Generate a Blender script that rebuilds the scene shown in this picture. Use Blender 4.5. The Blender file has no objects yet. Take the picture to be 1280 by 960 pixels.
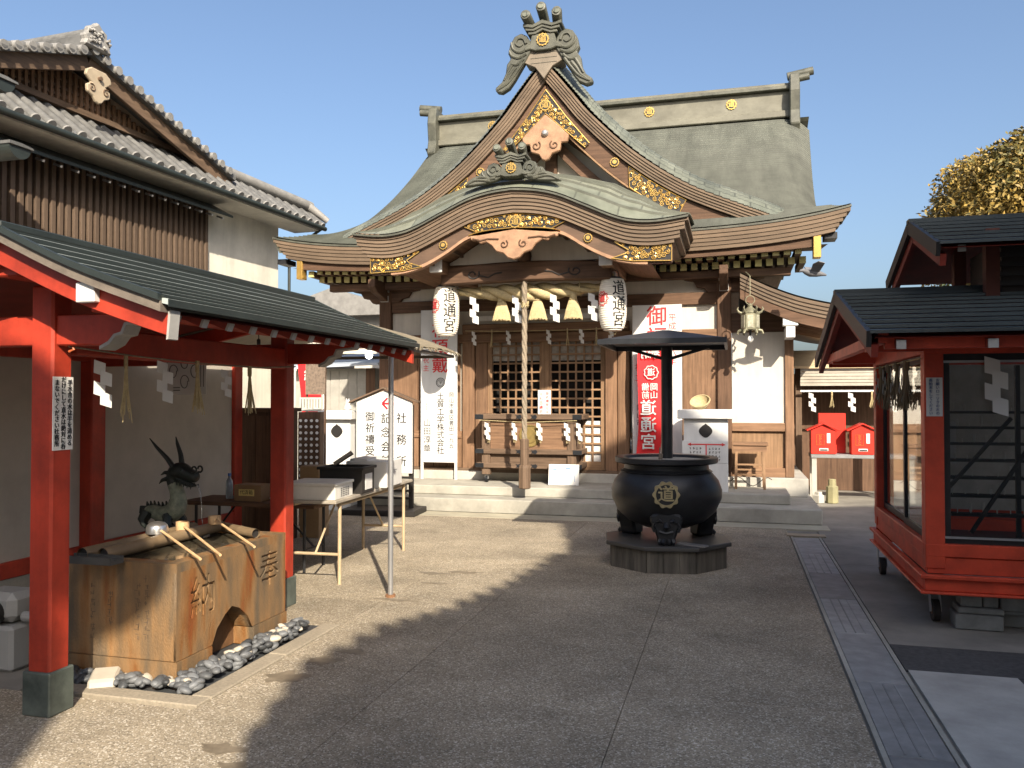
import bpy, math, random
from mathutils import Vector, Matrix, noise as mnoise
S = bpy.context.scene
COL = S.collection
R = math.radians
random.seed(7)

# ---------------------------------------------------------------- camera, sky, sun
cam_d = bpy.data.cameras.new("camera"); cam = bpy.data.objects.new("camera", cam_d); COL.objects.link(cam)
cam_d.sensor_width = 36.0; cam_d.lens = 36.0 * 1035 / 1280
cam_d.clip_start = 0.05; cam_d.clip_end = 2000
cam.location = (0, 0, 1.55); cam.rotation_euler = (R(90 + 1.1), 0, R(15))
S.camera = cam
SUN_AZ, SUN_EL = 29.0, 33.0          # the sun stands behind the camera, 29 degrees to its right of the shrine axis
w = bpy.data.worlds.new("World"); S.world = w; w.use_nodes = True
nt = w.node_tree; bg = nt.nodes["Background"]
sky = nt.nodes.new("ShaderNodeTexSky"); sky.sky_type = 'NISHITA'; sky.sun_disc = False
sky.sun_elevation = R(SUN_EL); sky.sun_rotation = R(180 - SUN_AZ)
sky.air_density = 1.0; sky.dust_density = 4.5; sky.ozone_density = 3.0
nt.links.new(sky.outputs[0], bg.inputs[0]); bg.inputs[1].default_value = 0.105
sd = bpy.data.lights.new("sun", 'SUN'); sd.energy = 4.9; sd.angle = R(0.55); sd.color = (1.0, 0.885, 0.72)
so = bpy.data.objects.new("sun", sd); COL.objects.link(so)
tos = Vector((math.sin(R(SUN_AZ)) * math.cos(R(SUN_EL)), -math.cos(R(SUN_AZ)) * math.cos(R(SUN_EL)), math.sin(R(SUN_EL))))
so.rotation_euler = tos.to_track_quat('Z', 'Y').to_euler(); so.location = (6, -6, 14)
S.view_settings.view_transform = 'Standard'; S.view_settings.look = 'None'
S.view_settings.exposure = 1.05; S.view_settings.gamma = 1.0
S.render.engine = 'CYCLES'

# ---------------------------------------------------------------- helpers
class MB:
    def __init__(s): s.v = []; s.f = []
    def add(s, vs, fs):
        o = len(s.v); s.v += [tuple(p) for p in vs]; s.f += [tuple(i + o for i in q) for q in fs]; return s
    def box(s, x0, x1, y0, y1, z0, z1):
        return s.add([(x0,y0,z0),(x1,y0,z0),(x1,y1,z0),(x0,y1,z0),(x0,y0,z1),(x1,y0,z1),(x1,y1,z1),(x0,y1,z1)],
                     [(0,3,2,1),(4,5,6,7),(0,1,5,4),(1,2,6,5),(2,3,7,6),(3,0,4,7)])
    def bar(s, p0, p1, w, h, up=(0,0,1)):
        p0, p1 = Vector(p0), Vector(p1); d = (p1 - p0).normalized(); u = Vector(up)
        if abs(d.dot(u)) > 0.98: u = Vector((0,1,0))
        a = d.cross(u).normalized() * (w/2); b = a.cross(d).normalized() * (h/2)
        vs = [p0-a-b, p0+a-b, p0+a+b, p0-a+b, p1-a-b, p1+a-b, p1+a+b, p1-a+b]
        return s.add(vs, [(0,1,2,3),(7,6,5,4),(0,4,5,1),(1,5,6,2),(2,6,7,3),(3,7,4,0)])
    def tube(s, pts, r, n=8, cap=True, flat=1.0):
        pts = [Vector(p) for p in pts]; m = len(pts)
        rs = r if isinstance(r, (list, tuple)) else [r]*m
        o = len(s.v); prev = None
        for i, p in enumerate(pts):
            d = (pts[min(i+1,m-1)] - pts[max(i-1,0)])
            d = d.normalized() if d.length > 1e-9 else Vector((0,0,1))
            if prev is None:
                u = Vector((0,0,1)) if abs(d.z) < .9 else Vector((0,1,0))
                a = d.cross(u).normalized()
            else:
                a = prev - d*prev.dot(d)
                a = a.normalized() if a.length > 1e-6 else d.orthogonal().normalized()
            prev = a; b = d.cross(a)
            for k in range(n):
                t = 2*math.pi*k/n
                s.v.append(tuple(p + (a*math.cos(t) + b*math.sin(t)*flat)*rs[i]))
        for i in range(m-1):
            for k in range(n):
                k2 = (k+1) % n
                s.f.append((o+i*n+k, o+i*n+k2, o+(i+1)*n+k2, o+(i+1)*n+k))
        if cap:
            s.f.append(tuple(o+k for k in range(n-1,-1,-1))); s.f.append(tuple(o+(m-1)*n+k for k in range(n)))
        return s
    def lathe(s, prof, n=24, c=(0,0,0), cap=True):
        o = len(s.v)
        for r, z in prof:
            for k in range(n):
                t = 2*math.pi*k/n; s.v.append((c[0]+r*math.cos(t), c[1]+r*math.sin(t), c[2]+z))
        m = len(prof)
        for i in range(m-1):
            for k in range(n):
                k2 = (k+1) % n; s.f.append((o+i*n+k, o+i*n+k2, o+(i+1)*n+k2, o+(i+1)*n+k))
        if cap:
            s.f.append(tuple(o+k for k in range(n-1,-1,-1))); s.f.append(tuple(o+(m-1)*n+k for k in range(n)))
        return s
    def prism(s, poly, axis, lo, hi):
        n = len(poly)
        def P(a, b, t): return (a,t,b) if axis == 'y' else ((t,a,b) if axis == 'x' else (a,b,t))
        o = len(s.v)
        s.v += [P(a,b,lo) for a,b in poly] + [P(a,b,hi) for a,b in poly]
        s.f.append(tuple(o+i for i in range(n))); s.f.append(tuple(o+n+i for i in range(n-1,-1,-1)))
        for i in range(n):
            j = (i+1) % n; s.f.append((o+j, o+i, o+n+i, o+n+j))
        return s
    def grid(s, fn, nu, nv):
        o = len(s.v)
        for j in range(nv+1):
            for i in range(nu+1): s.v.append(tuple(fn(i/nu, j/nv)))
        for j in range(nv):
            for i in range(nu):
                a = o + j*(nu+1) + i; s.f.append((a, a+1, a+nu+2, a+nu+1))
        return s
    def mesh(s, name):
        me = bpy.data.meshes.new(name); me.from_pydata(s.v, [], s.f); me.validate(); me.update()
        return me
    def build(s, name, mat, parent=None, smooth=False, bevel=0.0, fix=True, loc=None, angle=40):
        me = s.mesh(name)
        if fix:
            import bmesh
            b = bmesh.new(); b.from_mesh(me); bmesh.ops.recalc_face_normals(b, faces=b.faces[:]); b.to_mesh(me); b.free()
        me.materials.append(mat)
        o = bpy.data.objects.new(name, me); COL.objects.link(o)
        if parent is not None: o.parent = parent
        if loc is not None: o.location = loc
        if smooth:
            me.polygons.foreach_set('use_smooth', [True]*len(me.polygons))
            try: me.set_sharp_from_angle(angle=R(angle))
            except Exception: pass
        if bevel:
            m = o.modifiers.new('bevel', 'BEVEL'); m.width = bevel; m.segments = 1; m.limit_method = 'ANGLE'; m.angle_limit = R(50)
        return o

def thing(name, label, cat, loc=(0,0,0), rotz=0.0, group=None):
    o = bpy.data.objects.new(name, None); COL.objects.link(o); o.empty_display_size = .1
    o.location = loc; o.rotation_euler = (0,0,rotz); o['label'] = label; o['category'] = cat
    if group: o['group'] = group
    return o
def tag(o, label, cat, group=None, kind=None):
    o['label'] = label; o['category'] = cat
    if group: o['group'] = group
    if kind: o['kind'] = kind
    return o
def struct(o): o['kind'] = 'structure'; return o
def stuff(o): o['kind'] = 'stuff'; return o
def inst(src, parent, loc=None, rot=None, scale=None, name=None):
    o = src.copy(); COL.objects.link(o); o.parent = parent
    if loc is not None: o.location = loc
    if rot is not None: o.rotation_euler = rot
    if scale is not None: o.scale = scale
    if name: o.name = name
    return o
def copy_tree(o, parent=None, label=None, loc=None, rotz=None):
    c = o.copy(); COL.objects.link(c); c.parent = parent
    if label: c['label'] = label
    if loc is not None: c.location = loc
    if rotz is not None: c.rotation_euler = (0,0,rotz)
    for ch in list(o.children): copy_tree(ch, c)
    return c
def interp(tab, x):
    if x <= tab[0][0]: return tab[0][1]
    for (a, b), (c, d) in zip(tab, tab[1:]):
        if x <= c: return b + (d-b)*(x-a)/(c-a)
    return tab[-1][1]
def smooth_tab(tab, n=40):
    # Catmull-Rom through (x, y) pairs -> dense table
    out = []; P = [tab[0]] + list(tab) + [tab[-1]]
    for i in range(1, len(P)-2):
        p0, p1, p2, p3 = P[i-1], P[i], P[i+1], P[i+2]
        k = max(2, n // (len(tab)-1))
        for j in range(k):
            t = j/k
            q = [0.5*((2*p1[d]) + (-p0[d]+p2[d])*t + (2*p0[d]-5*p1[d]+4*p2[d]-p3[d])*t*t + (-p0[d]+3*p1[d]-3*p2[d]+p3[d])*t**3) for d in (0,1)]
            out.append(tuple(q))
    out.append(tuple(tab[-1])); return out

# ---------------------------------------------------------------- materials
MATS = {}
def mat(name, col, rough=.7, metal=0.0, var=.18, scale=6.0, stretch=(1,1,1), bump=.0, bscale=60.0, col2=None, spec=.4, detail=5, dist=.004, grime=0.0, gscale=1.3, transm=0.0, objrand=0.0, emit=None):
    if name in MATS: return MATS[name]
    m = bpy.data.materials.new(name); m.use_nodes = True; MATS[name] = m
    n = m.node_tree.nodes; l = m.node_tree.links; b = n["Principled BSDF"]
    b.inputs['Roughness'].default_value = rough; b.inputs['Metallic'].default_value = metal
    b.inputs['Specular IOR Level'].default_value = spec
    if transm: b.inputs['Transmission Weight'].default_value = transm
    if emit: b.inputs['Emission Color'].default_value = (*emit[:3],1); b.inputs['Emission Strength'].default_value = emit[3]
    tc = n.new('ShaderNodeTexCoord'); mp = n.new('ShaderNodeMapping'); mp.inputs['Scale'].default_value = stretch
    l.new(tc.outputs['Object'], mp.inputs[0])
    nz = n.new('ShaderNodeTexNoise'); nz.inputs['Scale'].default_value = scale; nz.inputs['Detail'].default_value = detail; nz.inputs['Roughness'].default_value = .62
    l.new(mp.outputs[0], nz.inputs['Vector'])
    mr = n.new('ShaderNodeMapRange'); mr.inputs[1].default_value = .3; mr.inputs[2].default_value = .7
    l.new(nz.outputs[0], mr.inputs[0])
    mx = n.new('ShaderNodeMix'); mx.data_type = 'RGBA'
    c2 = col2 if col2 else tuple(min(1, c*(1+var)) for c in col)
    c1 = col if col2 else tuple(c*(1-var) for c in col)
    mx.inputs[6].default_value = (*c1,1); mx.inputs[7].default_value = (*c2,1)
    l.new(mr.outputs[0], mx.inputs[0])
    out = mx.outputs[2]
    if grime:
        g = n.new('ShaderNodeTexNoise'); g.inputs['Scale'].default_value = gscale; g.inputs['Detail'].default_value = 8; g.inputs['Roughness'].default_value = .7
        l.new(tc.outputs['Object'], g.inputs['Vector'])
        gr = n.new('ShaderNodeMapRange'); gr.inputs[1].default_value = .42; gr.inputs[2].default_value = .68; gr.inputs[3].default_value = 1.0; gr.inputs[4].default_value = 1.0 - grime
        l.new(g.outputs[0], gr.inputs[0])
        m2 = n.new('ShaderNodeMix'); m2.data_type = 'RGBA'; m2.blend_type = 'MULTIPLY'; m2.inputs[0].default_value = 1
        l.new(out, m2.inputs[6]); l.new(gr.outputs[0], m2.inputs[7]); out = m2.outputs[2]
    if objrand:
        oi = n.new('ShaderNodeObjectInfo'); rr = n.new('ShaderNodeMapRange'); rr.inputs[3].default_value = 1-objrand; rr.inputs[4].default_value = 1+objrand
        l.new(oi.outputs['Random'], rr.inputs[0])
        m3 = n.new('ShaderNodeMix'); m3.data_type = 'RGBA'; m3.blend_type = 'MULTIPLY'; m3.inputs[0].default_value = 1
        l.new(out, m3.inputs[6]); l.new(rr.outputs[0], m3.inputs[7]); out = m3.outputs[2]
    l.new(out, b.inputs['Base Color'])
    if bump:
        bn = n.new('ShaderNodeTexNoise'); bn.inputs['Scale'].default_value = bscale; bn.inputs['Detail'].default_value = 4
        l.new(mp.outputs[0], bn.inputs['Vector'])
        bp = n.new('ShaderNodeBump'); bp.inputs['Strength'].default_value = bump; bp.inputs['Distance'].default_value = dist
        l.new(bn.outputs[0], bp.inputs['Height']); l.new(bp.outputs[0], b.inputs['Normal'])
    return m

def add_sheets(m, w_, h, y0):
    n = m.node_tree.nodes; l = m.node_tree.links; b = n['Principled BSDF']; src = b.inputs['Base Color'].links[0].from_socket
    tc = n.new('ShaderNodeTexCoord'); mp = n.new('ShaderNodeMapping'); mp.inputs['Location'].default_value = (0, -y0, 0); l.new(tc.outputs['Object'], mp.inputs[0])
    br = n.new('ShaderNodeTexBrick'); br.inputs['Scale'].default_value = 1.0; br.inputs['Brick Width'].default_value = w_; br.inputs['Row Height'].default_value = h
    br.inputs['Mortar Size'].default_value = .011; br.inputs['Color1'].default_value = (.78,.80,.80,1); br.inputs['Color2'].default_value = (1.12,1.1,1.06,1); br.inputs['Mortar'].default_value = (.5,.5,.5,1)
    l.new(mp.outputs[0], br.inputs['Vector'])
    mx = n.new('ShaderNodeMix'); mx.data_type = 'RGBA'; mx.blend_type = 'MULTIPLY'; mx.inputs[0].default_value = 1
    l.new(src, mx.inputs[6]); l.new(br.outputs['Color'], mx.inputs[7]); l.new(mx.outputs[2], b.inputs['Base Color'])
def wood(name, col, axis='z', var=.35, rough=.72, objrand=.12, grime=.25):
    st = {'x': (.06,1,1), 'y': (1,.06,1), 'z': (1,1,.06)}[axis]
    return mat(name, col, rough, var=var, scale=28, stretch=st, bump=.35, bscale=55, objrand=objrand, grime=grime, gscale=1.7, spec=.25, dist=.003)

M_copper = mat('roof_copper', (.118,.13,.105), .58, scale=2.2, stretch=(1.6,.25,.25), col2=(.195,.208,.172), bump=.25, bscale=14, grime=.35, gscale=1.1, dist=.006)
add_sheets(M_copper, .42, 6.85/58, -.75)
M_copper_dk = mat('roof_copper_ornament', (0.052,0.055,0.043), .5, col2=(.115,.115,.09), scale=5, bump=.3, bscale=30, grime=.35, gscale=3)
M_fascia = mat('layered_eave_wood', (0.140,0.099,0.066), .75, var=.22, scale=5, stretch=(.12,1,1), bump=.3, bscale=40, grime=.3, gscale=1.2, objrand=.1)
WZ = {a: wood('shrine_wood_'+a, (.20,.116,.068), a) for a in 'xyz'}
WD = {a: wood('dark_shrine_wood_'+a, (.105,.06,.037), a) for a in 'xyz'}
WL = {a: wood('pale_door_wood_'+a, (.25,.152,.086), a, var=.3) for a in 'xyz'}
WO = {a: wood('weathered_old_wood_'+a, (.125,.083,.055), a) for a in 'xyz'}
M_plaster = mat('white_plaster', (0.56,0.52,0.45), .85, var=.05, scale=3, bump=.08, bscale=70, grime=.06)
M_gold = mat('gold_leaf', (.62,.40,.12), .34, metal=.75, var=.12, scale=8, bump=.15, bscale=60)
M_goldpaint = mat('gilt_rafter_end', (0.465,0.413,0.180), .5, var=.15, scale=9, objrand=.15)
M_black = mat('black_lacquer', (.018,.016,.015), .55, var=.2)
M_white = mat('white_paint', (.60,.60,.585), .6, var=.04, scale=4, grime=.08)
M_paper = mat('white_paper', (.61,.60,.575), .8, var=.03, scale=9)
M_red_ink = mat('red_ink', (.60,.035,.04), .7, var=.12)
M_ink = mat('black_ink', (.02,.02,.022), .7, var=.2)
M_red = mat('vermilion_paint', (.43,.042,.018), .55, var=.2, scale=4, grime=.4, gscale=3.5, bump=.12, bscale=45, objrand=.06)
M_rope = mat('straw_rope', (0.416,0.336,0.184), .85, var=.22, scale=40, bump=.6, bscale=160, dist=.004)
M_rope_old = mat('pale_hemp_rope', (.25,.205,.15), .85, var=.25, scale=50, bump=.6, bscale=140, grime=.3, gscale=3)
M_iron = mat('black_iron', (.022,.024,.028), .42, metal=.3, var=.3, scale=5, bump=.15, bscale=40, grime=.2, gscale=4)
M_concrete = mat('step_concrete', (.34,.325,.28), .85, var=.14, scale=4, bump=.35, bscale=90, grime=.3, gscale=1.6)
M_darkmetal = mat('dark_metal', (.03,.03,.032), .45, metal=.4, var=.2)
M_steel = mat('galvanised_steel', (.42,.42,.42), .4, metal=.7, var=.12, scale=12, grime=.2, gscale=6)

def layer(m, scale, stretch, lo, hi, a, b, col=None):
    # multiply (or mix to a colour) by a thresholded noise: chips, streaks
    n = m.node_tree.nodes; l = m.node_tree.links; bs_ = n['Principled BSDF']; src = bs_.inputs['Base Color'].links[0].from_socket
    tc = n.new('ShaderNodeTexCoord'); mp = n.new('ShaderNodeMapping'); mp.inputs['Scale'].default_value = stretch; l.new(tc.outputs['Object'], mp.inputs[0])
    nz = n.new('ShaderNodeTexNoise'); nz.inputs['Scale'].default_value = scale; nz.inputs['Detail'].default_value = 7; nz.inputs['Roughness'].default_value = .7; l.new(mp.outputs[0], nz.inputs['Vector'])
    mr = n.new('ShaderNodeMapRange'); mr.inputs[1].default_value = lo; mr.inputs[2].default_value = hi; mr.inputs[3].default_value = a; mr.inputs[4].default_value = b; l.new(nz.outputs[0], mr.inputs[0])
    mx = n.new('ShaderNodeMix'); mx.data_type = 'RGBA'
    if col is None:
        mx.blend_type = 'MULTIPLY'; mx.inputs[0].default_value = 1; l.new(src, mx.inputs[6]); l.new(mr.outputs[0], mx.inputs[7])
    else:
        l.new(mr.outputs[0], mx.inputs[0]); l.new(src, mx.inputs[6]); mx.inputs[7].default_value = (*col, 1)
    l.new(mx.outputs[2], bs_.inputs['Base Color'])
layer(M_red, 9, (1,1,.5), .66, .70, 0, .8, (.10,.045,.03)); layer(M_red, 3, (2,2,.35), .4, .7, 1.0, .72)
layer(M_plaster, 2.2, (3,3,.25), .45, .75, 1.0, .82); layer(M_white, 3, (2,2,.3), .5, .75, 1.0, .86)
layer(M_copper, 1.6, (2.2,.22,.22), .42, .7, 1.0, .72)
# ---------------------------------------------------------------- lettering
def text(s, size, m, parent=None, loc=(0,0,0), rot=(90,0,0), vertical=True, bold=.0, extrude=.0008, mirror=False, line=1.0, wscale=1.0, name='lettering', shear=0.0):
    cu = bpy.data.curves.new('t', 'FONT'); cu.body = '\n'.join(s) if vertical else s
    cu.size = size; cu.align_x = 'CENTER'; cu.align_y = 'CENTER'; cu.space_line = line; cu.resolution_u = 2
    cu.extrude = extrude; cu.shear = shear
    o = bpy.data.objects.new('t', cu); COL.objects.link(o)
    dg = bpy.context.evaluated_depsgraph_get(); me = bpy.data.meshes.new_from_object(o.evaluated_get(dg))
    bpy.data.objects.remove(o); bpy.data.curves.remove(cu)
    if bold:                                   # heavier strokes: the glyphs repeated a hair apart, each a hair prouder
        vs = [v.co.copy() for v in me.vertices]; fs = [tuple(q.vertices) for q in me.polygons]; V, F = [], []; d = bold*size
        for i, (a, b) in enumerate(((0,0),(d,0),(-d,0),(0,d*.7),(0,-d*.7))):
            o_ = len(V); V += [(v.x+a, v.y+b, v.z + .00025*i) for v in vs]; F += [tuple(k+o_ for k in q) for q in fs]
        bpy.data.meshes.remove(me); me = bpy.data.meshes.new('lettering'); me.from_pydata(V, [], F); me.update()
    if mirror or wscale != 1.0:
        me.transform(Matrix.Diagonal((-wscale if mirror else wscale, 1, 1, 1)))
        if mirror: me.flip_normals()
    me.materials.clear(); me.materials.append(m)
    t = bpy.data.objects.new(name, me); COL.objects.link(t)
    if parent is not None: t.parent = parent
    t.location = loc; t.rotation_euler = tuple(R(a) for a in rot)
    return t
# ================================================================ GROUND
def agg_mat(name, base, dark, light, sc=135.0, rough=.85, stain=.35):
    m = bpy.data.materials.new(name); m.use_nodes = True; n = m.node_tree.nodes; l = m.node_tree.links; b = n['Principled BSDF']
    tc = n.new('ShaderNodeTexCoord'); vo = n.new('ShaderNodeTexVoronoi'); vo.inputs['Scale'].default_value = sc
    l.new(tc.outputs['Object'], vo.inputs['Vector'])
    sep = n.new('ShaderNodeSeparateColor'); l.new(vo.outputs['Color'], sep.inputs[0])
    cr = n.new('ShaderNodeValToRGB'); e = cr.color_ramp.elements
    e[0].position = 0; e[0].color = (*dark,1); e[1].position = 1; e[1].color = (*light,1)
    for p, c in ((.35, base), (.8, base), (.93, light)):
        k = e.new(p); k.color = (*c,1)
    l.new(sep.outputs[0], cr.inputs[0])
    nz = n.new('ShaderNodeTexNoise'); nz.inputs['Scale'].default_value = 1.1; nz.inputs['Detail'].default_value = 9; nz.inputs['Roughness'].default_value = .68
    l.new(tc.outputs['Object'], nz.inputs['Vector'])
    mr = n.new('ShaderNodeMapRange'); mr.inputs[1].default_value = .35; mr.inputs[2].default_value = .68; mr.inputs[3].default_value = 1.08; mr.inputs[4].default_value = 1-stain
    l.new(nz.outputs[0], mr.inputs[0])
    mx = n.new('ShaderNodeMix'); mx.data_type = 'RGBA'; mx.blend_type = 'MULTIPLY'; mx.inputs[0].default_value = 1
    l.new(cr.outputs[0], mx.inputs[6]); l.new(mr.outputs[0], mx.inputs[7])
    oi = n.new('ShaderNodeObjectInfo'); rr = n.new('ShaderNodeMapRange'); rr.inputs[3].default_value = .87; rr.inputs[4].default_value = 1.06; l.new(oi.outputs['Random'], rr.inputs[0])
    m3 = n.new('ShaderNodeMix'); m3.data_type = 'RGBA'; m3.blend_type = 'MULTIPLY'; m3.inputs[0].default_value = 1
    l.new(mx.outputs[2], m3.inputs[6]); l.new(rr.outputs[0], m3.inputs[7]); l.new(m3.outputs[2], b.inputs['Base Color'])
    bp = n.new('ShaderNodeBump'); bp.inputs['Strength'].default_value = .4; bp.inputs['Distance'].default_value = .004; bp.invert = True
    l.new(vo.outputs['Distance'], bp.inputs['Height']); l.new(bp.outputs[0], b.inputs['Normal'])
    b.inputs['Roughness'].default_value = rough; b.inputs['Specular IOR Level'].default_value = .3
    MATS[name] = m; layer(m, .7, (1,1,1), .45, .62, 1.0, .80); layer(m, 5, (1,1,1), .60, .72, 1.0, .82); return m
M_agg = agg_mat('washed_aggregate_paving', (.335,.28,.20), (.17,.142,.102), (.58,.52,.425))
M_smooth = mat('smooth_concrete_paving', (.23,.215,.185), .8, var=.22, scale=1.6, bump=.3, bscale=80, grime=.35, gscale=1.1)
M_apron = mat('apron_concrete', (.36,.33,.25), .85, var=.12, scale=2.5, bump=.35, bscale=110, grime=.25, gscale=1.4)
M_asph = mat('asphalt_patch', (.065,.064,.062), .9, var=.3, scale=30, bump=.5, bscale=120, grime=.2)
M_pale = mat('pale_concrete', (.40,.385,.345), .85, var=.12, scale=3, bump=.3, bscale=70, grime=.25, gscale=2)
ground = struct(MB().grid(lambda u, t: (-60+120*u, -60+160*t, -.016), 2, 2).build('ground', M_smooth))
yl = [-4.5, -2.6, -.6, 1.45, 2.95, 4.44, 5.93, 7.6, 9.1, 10.46]; xl = [-6.4, -4.6, -2.62, -1.80, -.55, .60]
for i in range(len(xl)-1):
    for j in range(len(yl)-1):
        if xl[i] < -2.7 and 2.95 <= yl[j] < 5: continue
        MB().box(xl[i]+.002, xl[i+1]-.002, yl[j]+.002, yl[j+1]-.002, -.05, 0).build('paving_slab', M_agg, ground)
for a in ((-6.4,-2.62,2.95,3.62), (-6.4,-2.62,5.2,5.93), (-6.4,-3.7,3.62,5.2)):
    MB().box(a[0]+.004, a[1]-.004, a[2]+.004, a[3]-.004, -.05, -.001).build('paving_slab', M_agg if a[2] != 3.62 else M_smooth, ground)
MB().box(-6.4, 1.1, 10.464, 10.866, -.05, .004).build('apron', M_apron, ground)
for a, b in ((.95,3.0),(3.004,6.0),(6.004,12)):
    for c, d, m in ((5.75,8.4,M_smooth),(8.404,14,M_smooth),(14.004,20,M_smooth)):
        MB().box(a, b, c, d, -.05, -.004).build('paving_slab', m, ground)
MB().box(.95, 9, 5.22, 5.746, -.05, -.005).build('asphalt_strip', M_asph, ground)
MB().box(.96, 1.52, 2.2, 5.216, -.05, -.001).build('pale_slab', M_pale, ground)
MB().box(1.524, 6, 2.2, 5.216, -.05, -.006).build('asphalt_strip', M_asph, ground)
# stains left by water and oil
M_wet = mat('wet_stain', (.17,.14,.1), .5, var=.3, scale=14)
for (x, y, rx, ry, sd_) in ((-2.42,4.18,.10,.10,1),(-2.36,4.50,.10,.07,2),(-2.28,4.70,.07,.05,3),(-2.2,3.25,.09,.05,4),(-2.05,3.1,.08,.05,9),(-2.55,6.0,.17,.035,5),(-2.35,7.1,.16,.05,6),(-2.6,7.0,.12,.05,7),(-2.45,6.62,.09,.03,8)):
    rn = random.Random(sd_); ph = [rn.uniform(0,6.28) for _ in range(4)]
    P = [(x + rx*(1+.25*math.sin(2*a+ph[0])+.2*math.sin(5*a+ph[1])+.12*math.sin(9*a+ph[2]))*math.cos(a), y + ry*(1+.25*math.sin(3*a+ph[3])+.2*math.sin(4*a+ph[1])+.12*math.sin(8*a))*math.sin(a)) for a in [2*math.pi*k/36 for k in range(36)]]
    MB().prism(P, 'z', .0005, .002).build('water_stain', M_wet, ground)

# steps up to the hall
steps = thing('stone_steps', 'two low concrete steps running along the front of the shrine hall', 'steps', (0,0,0))
MB().box(-6.3, 1.05, 10.87, 20, 0, .19).build('lower_step', M_concrete, steps, bevel=.012)
MB().box(-6.1, .70, 11.28, 19, .19, .32).build('upper_step', M_concrete, steps, bevel=.012)
MB().box(-5.6, 1.0, 12.24, 18.5, .19, .45).build('plinth', M_pale, steps, bevel=.01)

# drain
drain = thing('drain_channel', 'long steel covered drain channel running towards the hall steps', 'drain', (.775, 0, 0))
for s in (-1, 1): MB().box(s*.15-.012, s*.15+.012, -2, 9.9, -.05, .005).build('channel_edge', M_concrete, drain)
MB().box(-.135, .135, -2, 9.9, -.06, -.03).build('channel_bed', M_black, drain)
M_cov = mat('grey_drain_cover', (.25,.25,.24), .7, metal=0.0, var=.18, scale=9, bump=.3, bscale=80, objrand=.25, grime=.2, gscale=4)
y = -2.0; k = 0
while y < 9.8:
    y2 = min(9.9, y+.99)
    c = MB().box(-.134, .134, y+.003, y2-.003, -.03, .001).build('drain_cover', M_cov, drain, bevel=.003)
    if k % 2 == 0:
        for x in (-.06, 0, .06): MB().box(x-.004, x+.004, y+.02, y2-.02, .001, .004).build('cover_rib', M_cov, c)
    y += .99; k += 1
MB().box(-.2, .22, 9.93, 10.1, -.02, .012).build('end_plate', mat('tan_plate', (.3,.25,.17), .7), drain)

# ================================================================ SHRINE HALL  (local: x across, y into the hall, facade plane y = 0)
HX, HY = -2.77, 12.4
hall = thing('shrine_hall', 'wooden shrine hall with green copper roof, curved gable and white plaster walls', 'shrine', (HX, HY, 0))
XE = 4.28                                   # eave half width
def prof(s): return 3.88 + .36*s + .027*s*s
def eave_up(x, s):
    a = min(1, abs(x)/XE); return .23*a**4.5*max(0, 1 - s/2.6)**2
def verge(s):                               # half width of the sheet at distance s up the slope
    return interp([(0,4.28),(.5,4.17),(1.2,4.08),(2,4.06),(3,4.1),(4.2,4.17),(5.3,4.24),(6.85,4.34)], s)
def roof_z(x, s):
    z = prof(s) + eave_up(x, s)
    c = abs(x) - (verge(s) - .62)
    if c > 0: z -= .55*(c/.62)**2.2*min(1, max(0, (s-.9)/1.6))*.62
    return z
rb = MB(); NX, NC = 72, 58; SL = 6.85
rows = []
for i in range(NC):
    a, b = SL*i/NC, SL*(i+1)/NC
    rows += [(a, .036), (b, .0)]
for (s, h) in rows:
    v = verge(s)
    for i in range(NX+1):
        u = -1 + 2*i/NX
        x = v*(math.copysign(abs(u)**.85, u))
        rb.v.append((x, -.75 + s, roof_z(x, s) + h))
for j in range(len(rows)-1):
    for i in range(NX):
        a = j*(NX+1)+i; rb.f.append((a, a+1, a+NX+2, a+NX+1))
o = len(rb.v)                               # underside and closing edges
for j in range(0, 15):
    s = SL*j/14; v = verge(s) - .03
    for i in range(NX+1):
        x = v*(-1 + 2*i/NX); rb.v.append((x, -.70+s, roof_z(x, s) - .09))
for j in range(14):
    for i in range(NX):
        a = o + j*(NX+1)+i; rb.f.append((a, a+NX+1, a+NX+2, a+1))
roof = rb.build('roof', M_copper, hall, smooth=True, fix=False, angle=25)
# verge closing boards + rear slope so the roof is a whole roof
for sg in (-1, 1):
    vb = MB()
    n = 24
    for j in range(n):
        pts = []
        for jj in (j, j+1):
            s = SL*jj/n; x = sg*verge(s); z = roof_z(x, s)
            pts += [(x, -.75+s, z+.01), (x-sg*.12, -.75+s, z-.24)]
        vb.add([pts[0], pts[1], pts[3], pts[2]], [(0,1,2,3)])
    vb.build('verge_board', M_copper_dk, hall)
rs = MB(); rs.grid(lambda u, t: ((-1+2*u)*(4.34-.2*t), 6.1 + 6.2*t, prof(SL) - .05 - 3.6*t + 1.0*t*t), 30, 12)
rs.build('rear_roof', M_copper, hall, smooth=True)
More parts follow.
